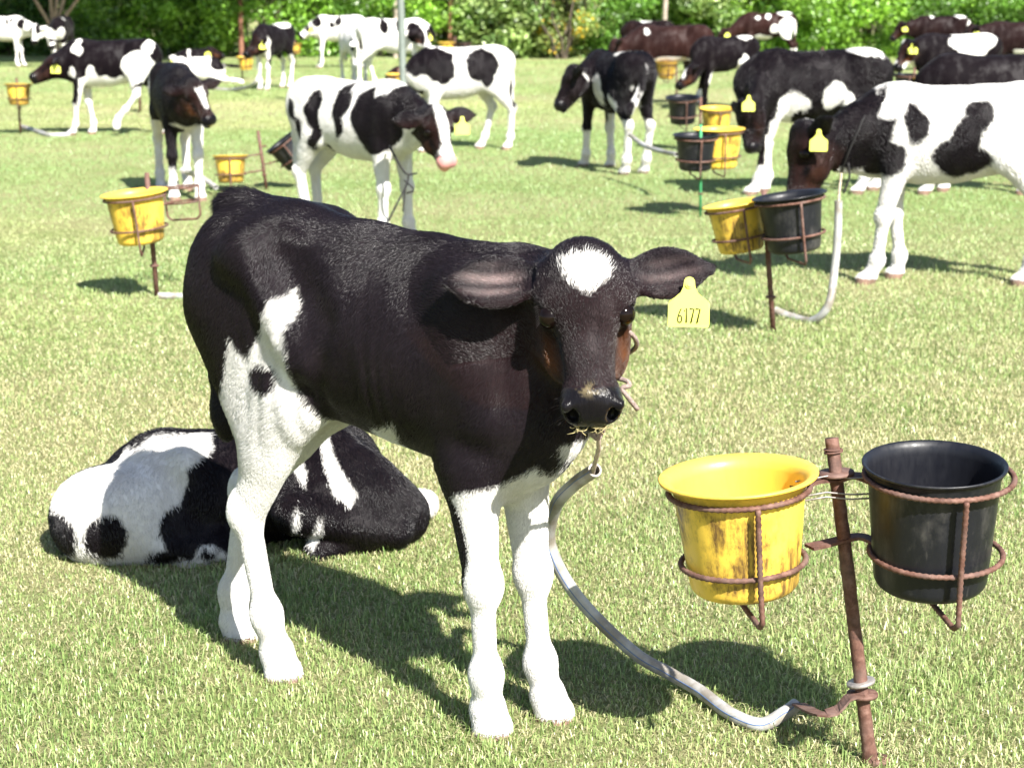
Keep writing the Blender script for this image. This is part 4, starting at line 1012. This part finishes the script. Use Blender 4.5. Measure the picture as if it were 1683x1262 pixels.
calf_at('white calf with black neck spots eating to the left before the hedge', CG, 556, 112, 180, 1.02, [('e', 'b', 'L', .33, .76, .09, .08), ('e', 'b', 'L', -.03, .76, .05, .09, 25), ('e', 'b', 'L', .08, .72, .05, .05), ('h', 'b', '', .10, .05, .05, .03), ('e', 'b', 'L', .2, .82, .03, .02)],
    poll=(516, 42, -.05), nose=(492, 60, -.1), hint=(-1, 0, 1), seed=57, opts=dict(base='white'), tags=[(1, .5, 1.3, CAMD)], joints=legs(0, .05, .05, -.08))
calf_at('white calf with dark ear and pink nose looking right', CG, 584, 142, -68, .92, [('e', 'b', 'R', .30, .62, .05, .09), ('h', 'b', '', .06, .06, .06, .035), ('h', 'b', '', .10, -.06, .06, .03)], poll=(588, 68, -.30), nose=(613, 88, -.42), hint=(.3, -.3, 1), seed=58, opts=dict(base='white', nose='pink', tan=0, facebrown=.8))
calf_at('white calf with black patches seen past the grey pole, head right', CG, 652, 148, 8, 1.08, [('e', 'b', 'R', -.16, .78, .05, .09, 10), ('e', 'b', 'R', .03, .76, .04, .09), ('e', 'b', 'B', .22, .70, .10, .12), ('e', 'b', 'R', .45, .68, .10, .12), ('h', 'b', '', .10, -.05, .10, .04)],
    poll=(688, 50, -.1), nose=(706, 80, -.25), hint=(.6, -.6, .6), seed=59, opts=dict(base='white', facebrown=.1), tags=[(1, .5, 1.2, CAMD)], joints=legs(.05, -.05, .12, -.10))
calf_at('brown-headed calf lying behind the base of the grey pole', CG, 684, 154, 175, .95, [('z', 'w', 'B', .12), ('e', 'w', 'B', .1, .25, .08, .1)], lie=True, poll=(690, 122, -.2), nose=(678, 138, -.3), seed=60, opts=dict(brown=.6, facebrown=1))
calf_at('white calf with two big black side patches, rump right of the grey pole', CG, 756, 248, 203, .98, [('e', 'b', 'L', .22, .72, .15, .15, -20), ('e', 'b', 'L', -.14, .72, .15, .14), ('e', 'b', 'B', .38, .78, .14, .12), ('e', 'b', 'L', -.19, .60, .06, .06), ('e', 'b', 'B', .40, .75, .10, .12), ('e', 'b', 'B', -.46, .48, .03, .13), ('e', 'w', 'L', .07, .72, .03, .16), ('head', 'b', ''), ('h', 'w', '', .12, 0, .1, .03)],
    poll=(708, 90, .15), nose=(686, 130, .15), hint=(-1, .2, .8), seed=61, opts=dict(base='white'), fur=dict(count=32000, length=.013, rad=.0014, lift=.35), joints=legs(.06, -.02, -.06, .12))
# rear view calf
calf_at('black calf seen from behind with a white tail and white lower legs, head turned left', CG, 1008, 280, 114, 1.0,
    [('z', 'w', 'B', .40), ('e', 'b', 'B', .27, .40, .06, .12), ('e', 'w', 'B', -.18, .90, .12, .05), ('e', 'w', 'L', -.02, .60, .06, .12), ('s', 'w', '', (-.48, .07, .50), .045, (1.2, 1.5, 3.2)), ('s', 'w', '', (-.46, 0, .74), .02, (2, 1, 3)), ('e', 'w', 'B', -.22, .50, .1, .07), ('head', 'b', '')],
    fur=dict(count=32000, length=.013, rad=.0014, lift=.35), joints=dict(legs(.04, -.08, 0, .02), tail=[(-.42, 0, .80), (-.47, .01, .74), (-.49, .04, .62), (-.50, .10, .52), (-.50, .14, .47)]), poll=(948, 117, -.02), nose=(921, 165, -.10), hint=(-1, 0, .6), seed=62, opts=dict(hoofz=.8, tan=.0, facebrown=.1))
calf_at('dark brown calf standing side-on before the hedge above a yellow bucket, facing left', CG, 1098, 172, 181, 1.05, [('e', 'w', 'B', -.05, .49, .22, .035), ('e', 'w', 'L', -.46, .60, .05, .08), ('z', 'w', 'B', .18), ('e', 'w', 'L', .26, .80, .03, .04)],
    poll=(1014, 70, -.1), nose=(1000, 104, -.2), hint=(-1, 0, .7), seed=63, opts=dict(brown=.75, facebrown=1), tags=[], joints=legs(.02, -.06, .05, -.05))
calf_at('dark calf with a white back patch hidden behind the dark brown calf', CG, 1062, 118, 160, .95, [('e', 'w', 'B', .02, .88, .10, .05)], poll=(1046, 48, .1), nose=(1028, 62, 0), hint=(-1, 0, 1), seed=64, opts=dict(brown=.2))
calf_at('small black calf bending down to a black bucket behind the green-footed stand', CG, 1188, 178, 205, .92, [('e', 'w', 'L', -.20, .55, .07, .10), ('e', 'w', 'B', -.25, .88, .09, .05), ('e', 'w', 'B', -.4, .40, .1, .15), ('e', 'w', 'L', .24, .30, .03, .15), ('head', 'b', ''), ('h', 'w', '', .12, .03, .06, .015)],
    poll=(1138, 116, -.20), nose=(1112, 142, -.35), hint=(-1, 0, .9), seed=65, joints=legs(.05, -.05, .1, -.1))
calf_at('brown calf with white spots and white rump facing left before the hedge', CG, 1256, 112, 180, 1.08, [('e', 'w', 'L', -.34, .62, .15, .18), ('e', 'w', 'B', -.30, .86, .12, .04), ('e', 'w', 'L', -.02, .80, .04, .04), ('e', 'w', 'L', .14, .78, .03, .03), ('e', 'w', 'L', -.12, .62, .06, .07), ('e', 'w', 'B', .05, .48, .15, .04), ('z', 'w', 'B', .30)],
    poll=(1192, 52, -.1), nose=(1172, 78, -.2), hint=(-1, 0, .7), seed=66, opts=dict(brown=.9, facebrown=1), tags=[(1, .6, 1.4, CAMD)], joints=legs(.15, -.05, -.02, -.15))
calf_at('large black calf with white rump top, head lowered left of the eating white calf', CG, 1328, 318, 186, 1.07,
    [('e', 'w', 'B', -.33, .88, .13, .055), ('e', 'w', 'L', -.10, .60, .055, .08, 30), ('e', 'w', 'L', -.19, .58, .04, .05), ('z', 'w', 'B', .36), ('e', 'w', 'L', .20, .46, .07, .18, 20), ('e', 'w', 'L', .12, .55, .08, .05), ('head', 'b', '')],
    fur=dict(count=32000, length=.013, rad=.0014, lift=.35), poll=(1226, 172, -.25), nose=(1232, 250, -.32), hint=(-1, -.1, .3), seed=67, opts=dict(facebrown=.15, tan=.1), tags=[(1, .7, 1.2, CAMD)], joints=dict(legs(.08, -.03, .05, -.1), necklow=(.36, 0, .56)), he=1.0,
    ears={1: ((1, .3, -.8), (0, 1, .2), .15, .038), -1: ((-1, .2, -.5), (0, 1, .2), .15, .04)})
calf_at('black calf hidden behind the eating white calf, only its back and feet in view', CG, 1618, 318, 180, 1.04, [('z', 'w', 'B', .25)], poll=(1545, 165, 0), nose=(1532, 235, -.05), hint=(-1, 0, .3), seed=68, joints=legs(.10, -.05, .12, -.15))
calf_at('black and white calf with a pale neck strap facing left, right of the hedge gap', CG, 1562, 196, 181, 1.0, [('e', 'w', 'B', -.16, .80, .24, .12), ('e', 'w', 'L', -.15, .70, .15, .1), ('e', 'w', 'B', .50, .52, .09, .08), ('z', 'w', 'B', .4), ('h', 'w', '', .02, 0, .03, .03), ('h', 'w', '', .25, 0, .05, .03)],
    poll=(1494, 72, -.1), nose=(1472, 112, -.2), hint=(-1, -.1, .5), seed=69, opts=dict(facebrown=.7), tags=[(1, .35, 1.2, CAMD), (1, .35, 1.2, (-.5, -1, 0))], joints=legs(.03, -.03))
calf_at('dark calf with white rump spot before the hedge, upper right', CG, 1540, 116, 180, 1.03, [('e', 'w', 'B', -.33, .88, .10, .04), ('e', 'w', 'B', .13, .87, .04, .03), ('e', 'w', 'L', -.46, .74, .04, .07), ('z', 'w', 'B', .3)],
    poll=(1484, 40, -.1), nose=(1468, 60, -.15), hint=(-1, 0, .7), seed=70, opts=dict(brown=.35, facebrown=.7), tags=[(1, .5, 1.3, CAMD), (1, .2, 1.1, CAMD)])
calf_at('brown-black calf at the right edge behind the others, facing left', CG, 1668, 152, 180, 1.05, [('e', 'w', 'B', .0, .50, .08, .03), ('z', 'w', 'B', .3)], poll=(1600, 46, -.05), nose=(1586, 70, -.1), hint=(-1, 0, .7), seed=71, opts=dict(brown=.5), tags=[(1, .3, 1.1, CAMD)])

# straps and ropes of the others
def worn(parent_M, parent, name, pts, r, mat, label=None):
    Mi = parent_M.inverted(); mb = MB(); mb.tube([Mi @ Vector(p) for p in pts], r, 6); o = mb.build(name, mat, parent)
    if label: o['label'] = label
    return o
yb = (Mw20 @ Vector((0, 0, 0))).y
worn(Mw20, c20, 'neck_strap', smooth_path([at(1436, 160, yb - .03), at(1415, 205, yb - .13), at(1395, 250, yb - .135), at(1383, 284, yb - .08), at(1380, 300, yb - .05)], 5), .004, M['strap'], 'thin dark neck strap')
worn(Mw20, c20, 'strap_end', smooth_path([at(1394, 268, yb - .10), at(1396, 292, yb - .10), at(1386, 318, yb - .10)], 5), .005, M['strap'])
y3 = (Mw3 @ Vector((0, 0, 0))).y
worn(Mw3, c3, 'neck_rope', smooth_path([at(640, 240, y3 - .30), at(655, 268, y3 - .42), at(668, 286, y3 - .46), at(685, 285, y3 - .42)], 5), .006, M['strap'], 'dark neck rope')
rt = empty('tether', at(668, 288, y3 - .46)); o_ = rt.location.copy(); mb = MB()
mb.tube([p - o_ for p in smooth_path([at(672, 286, y3 - .46), at(668, 305, y3 - .47), at(655, 330, y3 - .50), at(634, 372, y3 - .55), at(610, 420, y3 - .7)], 5)], .0055, 6)
mb.tube([p - o_ for p in smooth_path([at(664, 296, y3 - .47), at(680, 312, y3 - .48), at(668, 318, y3 - .48)], 4)], .005, 6)
mb.tube([p - o_ for p in smooth_path([at(667, 305, y3 - .47), at(664, 330, y3 - .48), at(662, 348, y3 - .48)], 4)], .0045, 6)
mb.build('rope', M['strap'], rt); tag(rt, 'dark tied rope tether hanging from the spotted calf neck', 'tether', TG)

# ---------------------------------------------------------------- poles and posts
def pole(px, py, top_px, r, mat, name, label, group, hgt=3.2, cat='pole'):
    b = G(px, py); dx = (at(top_px, 0, b.y).x - at(px, 0, b.y).x); mb = MB()
    zt = at(px, 0, b.y).z; k = hgt / max(.3, zt)
    mb.lathe([(r, 0), (r, hgt)], 16); mb.lathe([(0, hgt), (r, hgt)], 16)
    for v in range(len(mb.v)):
        x, y, z = mb.v[v]; mb.v[v] = (x + dx * z / max(.3, zt), y, z)
    o = mb.build(name, M[mat], None); o.location = b; return tag(o, label, cat, group)
pole(664, 190, 661, .038, 'pole', 'pole', 'grey-green round metal pole behind the spotted calf', None, 3.4)
PG = 'brown posts along the hedge'
for i, (px, lab, mat, r) in enumerate([(650, 'thin pinkish post just left of the grey pole', 'greypost', .045), (397, 'thin brown post above the far yellow bucket calf', 'brownpost', .05), (740, 'brown post right of the grey pole before the hedge', 'brownpost', .05), (863, 'brown post in the hedge left of the yellow flowers', 'brownpost', .05), (983, 'thick brown post in the hedge right of the yellow flowers', 'brownpost', .07),
                         (1091, 'pale post above the dark brown calf', 'greypost', .05), (1111, 'dark brown post beside the pale post', 'brownpost', .05), (1237, 'brown post in the hedge above the brown and white calf', 'brownpost', .045), (1567, 'pale post in the hedge above the upper right dark calf', 'greypost', .045), (284, 'short brown post in the hedge above the lying black calf', 'brownpost', .04)]):
    pole(px, 96 if px in (650, 1091, 397, 740) else 90, px + 1, r, mat, 'post', lab, PG, 2.3, 'post')

# bare tree at the left
bt = empty('bare_tree', G(92, 100)); tag(bt, 'bare pale shrubby tree forking low above the left calves', 'tree')
rs = random.Random(8)
def limb(mb, p, d, L, r, depth):
    pts = [p]; rad = [r]; n = 6
    for i in range(n):
        d = (d + Vector((rs.uniform(-1, 1), rs.uniform(-1, 1), rs.uniform(-.3, .6))) * .10).normalized(); pts.append(pts[-1] + d * L / n); rad.append(r * (1 - .6 * (i + 1) / n))
    mb.tube(pts, rad, 7)
    if depth:
        for k in (3, 5, 6): 
            dd = (d + Vector((rs.uniform(-1, 1), rs.uniform(-1, 1), rs.uniform(-.2, .8))) * .7).normalized(); limb(mb, pts[k], dd, L * .6, rad[k] * .75, depth - 1)
mb = MB(); mb.tube([(0, 0, 0), (.01, 0, .35), (0, 0, .62)], [.10, .075, .07], 10); mb.build('trunk', M['bark'], bt)
for i, dx in enumerate((-.55, -.12, .10, .22, .75)):
    mb = MB(); limb(mb, Vector((dx * .05, 0, .56)), Vector((dx, rs.uniform(-.3, .3), 1)).normalized(), 1.7, .042, 2); mb.build('branch', M['bark'], bt)

# ---------------------------------------------------------------- hedge of shrubs and the trees behind
def mat_leaf():
    m = bpy.data.materials.new("hedge_leaf"); m.use_nodes = True; nt = m.node_tree; nt.nodes.remove(nt.nodes["Principled BSDF"])
    a = nd(nt, "ShaderNodeAttribute", attribute_name="leafcol"); n = noise(nt, 6, 3)
    c = mixc(nt, 1, a.outputs["Color"], ramp(nt, n, [(.3, (.8, .8, .8)), (.7, (1.25, 1.2, 1.1))]), 'MULTIPLY')
    d = nd(nt, "ShaderNodeBsdfDiffuse"); t = nd(nt, "ShaderNodeBsdfTranslucent"); g = nd(nt, "ShaderNodeBsdfGlossy"); g.inputs["Roughness"].default_value = .45
    g.inputs["Color"].default_value = (1, 1, 1, 1)
    nt.links.new(c, d.inputs[0]); nt.links.new(c, t.inputs[0])
    mx = nd(nt, "ShaderNodeMixShader"); mx.inputs[0].default_value = .35; nt.links.new(d.outputs[0], mx.inputs[1]); nt.links.new(t.outputs[0], mx.inputs[2])
    m2 = nd(nt, "ShaderNodeMixShader"); m2.inputs[0].default_value = .05; nt.links.new(mx.outputs[0], m2.inputs[1]); nt.links.new(g.outputs[0], m2.inputs[2])
    nt.links.new(m2.outputs[0], nt.nodes["Material Output"].inputs[0]); return m
M['leaf'] = mat_leaf()
def foliage(name, seed, rx, ry, rz, zc, nclump, per, size, c0, c1, clump=.34, flowers=0):
    r = np.random.RandomState(seed); cs = []
    while len(cs) < nclump:
        v = r.normal(size=3); v /= np.linalg.norm(v); rad = r.uniform(.45, 1.0) ** .6
        p = v * rad * arr((rx, ry, rz)); p[2] += zc
        if p[2] > .05: cs.append(p)
    cs = np.array(cs); n = nclump * per; c = np.repeat(cs, per, 0); ck = np.repeat(r.uniform(.6, 1.35, nclump), per); cy = np.repeat(r.rand(nclump), per)
    v = r.normal(size=(n, 3)); v /= np.linalg.norm(v, axis=1)[:, None]; cr = np.repeat(clump * r.uniform(.6, 1.25, nclump), per)
    P = c + v * (cr * r.uniform(.55, 1.05, n))[:, None] * arr((1.15, 1.15, .85)); P[:, 2] = np.maximum(P[:, 2], .02)
    nn = v * .6 + r.normal(size=(n, 3)) * .6 + arr((0, 0, .35)); nn /= np.linalg.norm(nn, axis=1)[:, None]
    a = np.cross(nn, r.normal(size=(n, 3))); a /= np.linalg.norm(a, axis=1)[:, None]; b = np.cross(nn, a)
    L = size * r.uniform(.6, 1.3, n); W_ = L * r.uniform(.4, .6, n)
    q = np.stack([P - a * L[:, None] * .5, P + b * W_[:, None] * .5 + nn * .1 * L[:, None], P + a * L[:, None] * .5 - nn * .12 * L[:, None], P - b * W_[:, None] * .5 + nn * .1 * L[:, None]], 1)
    me = mesh_np(name, q.reshape(-1, 3), np.arange(4 * n).reshape(n, 4))
    m = np.clip(cy + r.normal(size=n) * .2, 0, 1)[:, None]; col = (arr(c0) * (1 - m) + arr(c1) * m) * (ck * r.uniform(.75, 1.2, n))[:, None] * 2.15
    if flowers: f = r.rand(n) < flowers; col[f] = arr((.72, .50, .03))
    col = np.repeat(np.clip(col, 0, 1), 4, 0); at2 = me.attributes.new('leafcol', 'FLOAT_COLOR', 'POINT'); at2.data.foreach_set('color', np.concatenate([col, np.ones((4 * n, 1))], 1).astype(np.float32).ravel())
    me.materials.append(M['leaf']); return me
def stems(name, seed, h, n=9, spread=.5, r0=.03, mat='darkbark'):
    r = random.Random(seed); mb = MB()
    for i in range(n):
        a = r.uniform(0, 6.28); d = Vector((math.cos(a) * spread, math.sin(a) * spread, 1)); p = Vector((math.cos(a), math.sin(a), 0)) * r.uniform(0, .2)
        pts = [p + d * h * k / 5 + Vector((r.uniform(-1, 1), r.uniform(-1, 1), 0)) * .06 * k for k in range(6)]; mb.tube(pts, [r0 * (1 - .14 * k) for k in range(6)], 6)
    me = bpy.data.meshes.new(name); me.from_pydata(mb.v, [], mb.f); me.update(); me.materials.append(M[mat]); return me
SH = []
kinds = [((.055, .13, .012), (.14, .27, .03)), ((.045, .11, .012), (.10, .21, .03)), ((.07, .13, .03), (.17, .23, .075)), ((.05, .12, .012), (.17, .31, .035)), ((.03, .075, .012), (.07, .15, .025)), ((.08, .12, .035), (.19, .22, .08))]  # darkest pair: tree shade at the left end put into the leaf colour
for i, (c0, c1) in enumerate(kinds):
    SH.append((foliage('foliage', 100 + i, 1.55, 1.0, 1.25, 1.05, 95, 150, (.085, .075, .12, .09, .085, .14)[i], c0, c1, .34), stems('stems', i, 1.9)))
fm = foliage('foliage', 131, .55, .4, 1.1, 1.05, 34, 90, .08, (.08, .13, .03), (.17, .22, .06), .2, .16)
def shrub(k, x, y, sx, sz, rz, name, label, group, me=None):
    f, s = SH[k]; r = empty(name, (x, y, 0), rz); r.scale = (sx, sx, sz)
    o = bpy.data.objects.new('foliage', me or f); COL.objects.link(o); o.parent = r
    o = bpy.data.objects.new('stems', s); COL.objects.link(o); o.parent = r
    return tag(r, label, 'shrub' if name != 'tree' else 'tree', group)
HG = 'shrubs of the hedge at the far side of the lawn'
def XP(px, Y): return at(px, 60, Y).x
hedge_spec = [(-140, 36.6, 4, 'shrub with shade-darkened leaves beyond the left edge of the lawn'), (-20, 36.4, 4, 'shrub with shade-darkened leaves behind the bare tree, at the left edge'), (95, 36.2, 4, 'shrub with shade-darkened leaves right behind the trunk of the bare tree'), (190, 35.4, 3, 'bright green shrub behind the calf with a raised leg'), (300, 35.2, 3, 'bright shrub behind the small lying black calf'), (400, 35.4, 0, 'green shrub behind the calf at the far yellow bucket'),
    (505, 35.6, 0, 'green shrub behind the white calf with neck spots'), (610, 35.6, 1, 'deeper green shrub left of the grey pole top'), (715, 35.3, 3, 'bright shrub right of the grey pole'), (815, 35.0, 2, 'grey-green tall-grass shrub left of the yellow flowers'), (900, 35.0, 5, 'pale feathery shrub under the yellow flowers'), (985, 35.5, 1, 'dark green shrub behind the rear-view calf'),
    (1065, 35.5, 0, 'green shrub behind the two posts'), (1150, 35.4, 2, 'grey-green shrub right of the two posts'), (1250, 35.5, 3, 'light green shrub behind the brown and white calf'), (1345, 35.3, 0, 'green shrub right of the brown and white calf'), (1430, 35.2, 3, 'light shrub above the large black calf rump'), (1515, 35.6, 1, 'dark green shrub left of the pale right post'), (1610, 35.5, 0, 'green shrub above the strapped calf'), (1700, 35.6, 1, 'deep green shrub at the right edge'), (1810, 35.8, 3, 'shrub beyond the right edge of the lawn')]
rs = random.Random(17)
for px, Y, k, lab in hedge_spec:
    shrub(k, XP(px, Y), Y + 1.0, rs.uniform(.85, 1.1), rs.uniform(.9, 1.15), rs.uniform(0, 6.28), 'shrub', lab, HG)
fl = shrub(5, XP(925, 35), 34.9, 1, 1, 0, 'flowering_shrub', 'slender shrub with yellow flowers in the middle of the hedge', None, fm)
# second row fills the gaps, taller
rs = random.Random(23); row2 = [foliage('foliage', 150 + i, 2.4, 1.2, 2.2, 2.2, 90, 130, .17, (.045, .10, .018), (.10, .19, .04), .6) for i in range(2)]; st2 = stems('trunk', 77, 3.0, 3, .12, .10)
for i in range(11):
    x = -17 + i * 3.4 + rs.uniform(-.5, .5); r = empty('tree', (x, 39.5 + rs.uniform(-.7, .9), 0), rs.uniform(0, 6.28)); s_ = rs.uniform(.9, 1.2); r.scale = (s_, s_, s_ * rs.uniform(.9, 1.2))
    o = bpy.data.objects.new('crown', row2[i % 2]); COL.objects.link(o); o.parent = r
    o = bpy.data.objects.new('trunk', st2); COL.objects.link(o); o.parent = r
    tag(r, 'dense dark green tree standing behind the hedge', 'tree', 'dark trees behind the hedge')
# a leaning tree outside the frame shades the left end of the hedge
r = empty('tree', (-11.6, 31.8, 0)); tag(r, 'broad leaning tree shading the left end of the hedge', 'tree')
big = foliage('crown', 177, 4.4, 2.9, 1.5, 0, 1, 1, .22, (.03, .07, .012), (.07, .13, .03), .7)
bpy.data.meshes.remove(big)
big = foliage('crown', 177, 4.4, 2.9, 1.5, 4.9, 230, 170, .26, (.03, .07, .012), (.07, .13, .03), .75); big.transform(Matrix.Translation((4.0, .2, 0)))
o = bpy.data.objects.new('crown', big); COL.objects.link(o); o.parent = r
mb = MB(); mb.tube(smooth_path([(0, 0, 0), (.35, 0, .9), (1.2, .1, 2.2), (2.8, .2, 3.8), (4.0, .2, 5.2)], 5), [.24 - .007 * i for i in range(21)], 10)
for k in range(5): mb.tube(smooth_path([(1.6 + .5 * k, .12, 2.6 + .5 * k), (2.4 + .6 * k, (-1) ** k * .9, 3.8 + .3 * k), (2.6 + .9 * k, (-1) ** k * 1.9, 5.0)], 4), .07, 7)
mb.build('trunk', M['darkbark'], r)

# ---------------------------------------------------------------- grass
def mat_grass():
    m = bpy.data.materials.new("grass_blade"); m.use_nodes = True; nt = m.node_tree; nt.nodes.remove(nt.nodes["Principled BSDF"])
    a = nd(nt, "ShaderNodeAttribute", attribute_name="bladecol")
    n = noise(nt, 300, 2); c = mixc(nt, 1, a.outputs["Color"], ramp(nt, n, [(.3, (.85, .85, .85)), (.7, (1.12, 1.12, 1.1))]), 'MULTIPLY')
    d = nd(nt, "ShaderNodeBsdfDiffuse"); t = nd(nt, "ShaderNodeBsdfTranslucent"); g = nd(nt, "ShaderNodeBsdfGlossy"); g.inputs["Roughness"].default_value = .4
    nt.links.new(c, d.inputs[0]); nt.links.new(c, t.inputs[0])
    mx = nd(nt, "ShaderNodeMixShader"); mx.inputs[0].default_value = .30; nt.links.new(d.outputs[0], mx.inputs[1]); nt.links.new(t.outputs[0], mx.inputs[2])
    m2 = nd(nt, "ShaderNodeMixShader"); m2.inputs[0].default_value = .04; nt.links.new(mx.outputs[0], m2.inputs[1]); nt.links.new(g.outputs[0], m2.inputs[2])
    nt.links.new(m2.outputs[0], nt.nodes["Material Output"].inputs[0]); return m
M['grass'] = mat_grass()
def grass(base=25000, y0=2.1, yn=4.3, y1=36.0, seed=1):
    r = np.random.RandomState(seed); ys = np.linspace(y0, y1, 4000); wid = .68 * ys + 1.8; dens = base * np.minimum(1, (yn / ys)) ** 1.95
    cum = np.cumsum(wid * dens) * (ys[1] - ys[0]); n = int(cum[-1]); Yv = np.interp(r.rand(n) * cum[-1], cum, ys); X = (r.rand(n) - .5) * (.68 * Yv + 1.8)
    P = np.stack([X, Yv, np.zeros(n)], 1); far = np.maximum(1, Yv / yn)
    # large soft patches of dry and green turf, streaked across the mowing direction
    pn = nz(P * arr((.55, 1.3, 0)), 3, .55) + .7 * nz(P * arr((.8, 1.6, 0)), 4, 1.9) + .5 * nz(P, 6, 7.0)
    dry = .66 + .30 * pn - .020 * np.minimum(Yv, 12)
    isd = r.rand(n) < np.clip(dry, .05, .85)
    H = np.where(isd, r.uniform(.007, .021, n), r.uniform(.010, .027, n)) * (1 + .38 * nz(P, 7, 5)); tall = r.rand(n) < .03; H[tall] *= 1.75
    H *= .88 * np.minimum(1.5, far ** .2); W_ = r.uniform(.0008, .0016, n) * far ** .78
    az = r.rand(n) * 6.283; lean = np.where(isd, r.uniform(.5, 2.0, n), r.uniform(.1, 1.0, n)); d = np.stack([np.cos(az), np.sin(az), np.zeros(n)], 1)
    sd_ = np.stack([-d[:, 1], d[:, 0], np.zeros(n)], 1) ; tw = r.uniform(-1.2, 1.2, n); sd_ = sd_ * np.cos(tw)[:, None] + d * np.sin(tw)[:, None] * .8
    up = arr((0, 0, 1)); m1 = P + (up * .6 + d * (lean * .28)[:, None]) * H[:, None]; tp = P + (up * np.maximum(.15, 1 - lean * .42)[:, None] + d * lean[:, None]) * H[:, None]
    g = np.clip(r.rand(n) + .25 * nz(P, 12, 3), 0, 1)[:, None]; col = arr((.15, .25, .055)) * (1 - g) + arr((.42, .50, .19)) * g
    g2 = r.rand(n)[:, None]; col = np.where(isd[:, None], arr((.44, .38, .20)) * (1 - g2) + arr((.66, .59, .37)) * g2, col) * r.uniform(.8, 1.15, n)[:, None]
    k_ = np.clip((Yv - 4) / 10, .16, .74)[:, None]; big = nz(P * arr((.5, 1.6, 0)), 31, .5)[:, None]; mean = arr((.315, .465, .185)) * (1 + .10 * big) + arr((.20, .08, .06)) * np.clip(big, 0, 1); col = col * (1 - k_) + mean * k_
    near = far < 2.2; out = []
    a = np.flatnonzero(near); b = np.flatnonzero(~near); w = (sd_ * W_[:, None])
    vn = np.stack([P[a] - w[a], P[a] + w[a], m1[a] + w[a] * .8, m1[a] - w[a] * .8, tp[a]], 1).reshape(-1, 3); ka = len(a)
    fa = (np.arange(ka) * 5)[:, None, None] + np.array([[0, 1, 2], [0, 2, 3], [3, 2, 4]])[None]
    vf = np.stack([P[b] - w[b], P[b] + w[b], tp[b]], 1).reshape(-1, 3); kb_ = len(b); fb = (np.arange(kb_) * 3)[:, None] + np.arange(3)[None] + 5 * ka
    me = mesh_np('grass', np.concatenate([vn, vf]), np.concatenate([fa.reshape(-1, 3), fb]))
    cc = np.concatenate([np.repeat(col[a], 5, 0), np.repeat(col[b], 3, 0)]); at2 = me.attributes.new('bladecol', 'FLOAT_COLOR', 'POINT'); at2.data.foreach_set('color', np.concatenate([cc, np.ones((len(cc), 1))], 1).astype(np.float32).ravel())
    me.materials.append(M['grass']); o = bpy.data.objects.new('grass', me); COL.objects.link(o); return tag(o, kind='stuff'), n
go, ng = grass(); print('grass blades', ng)
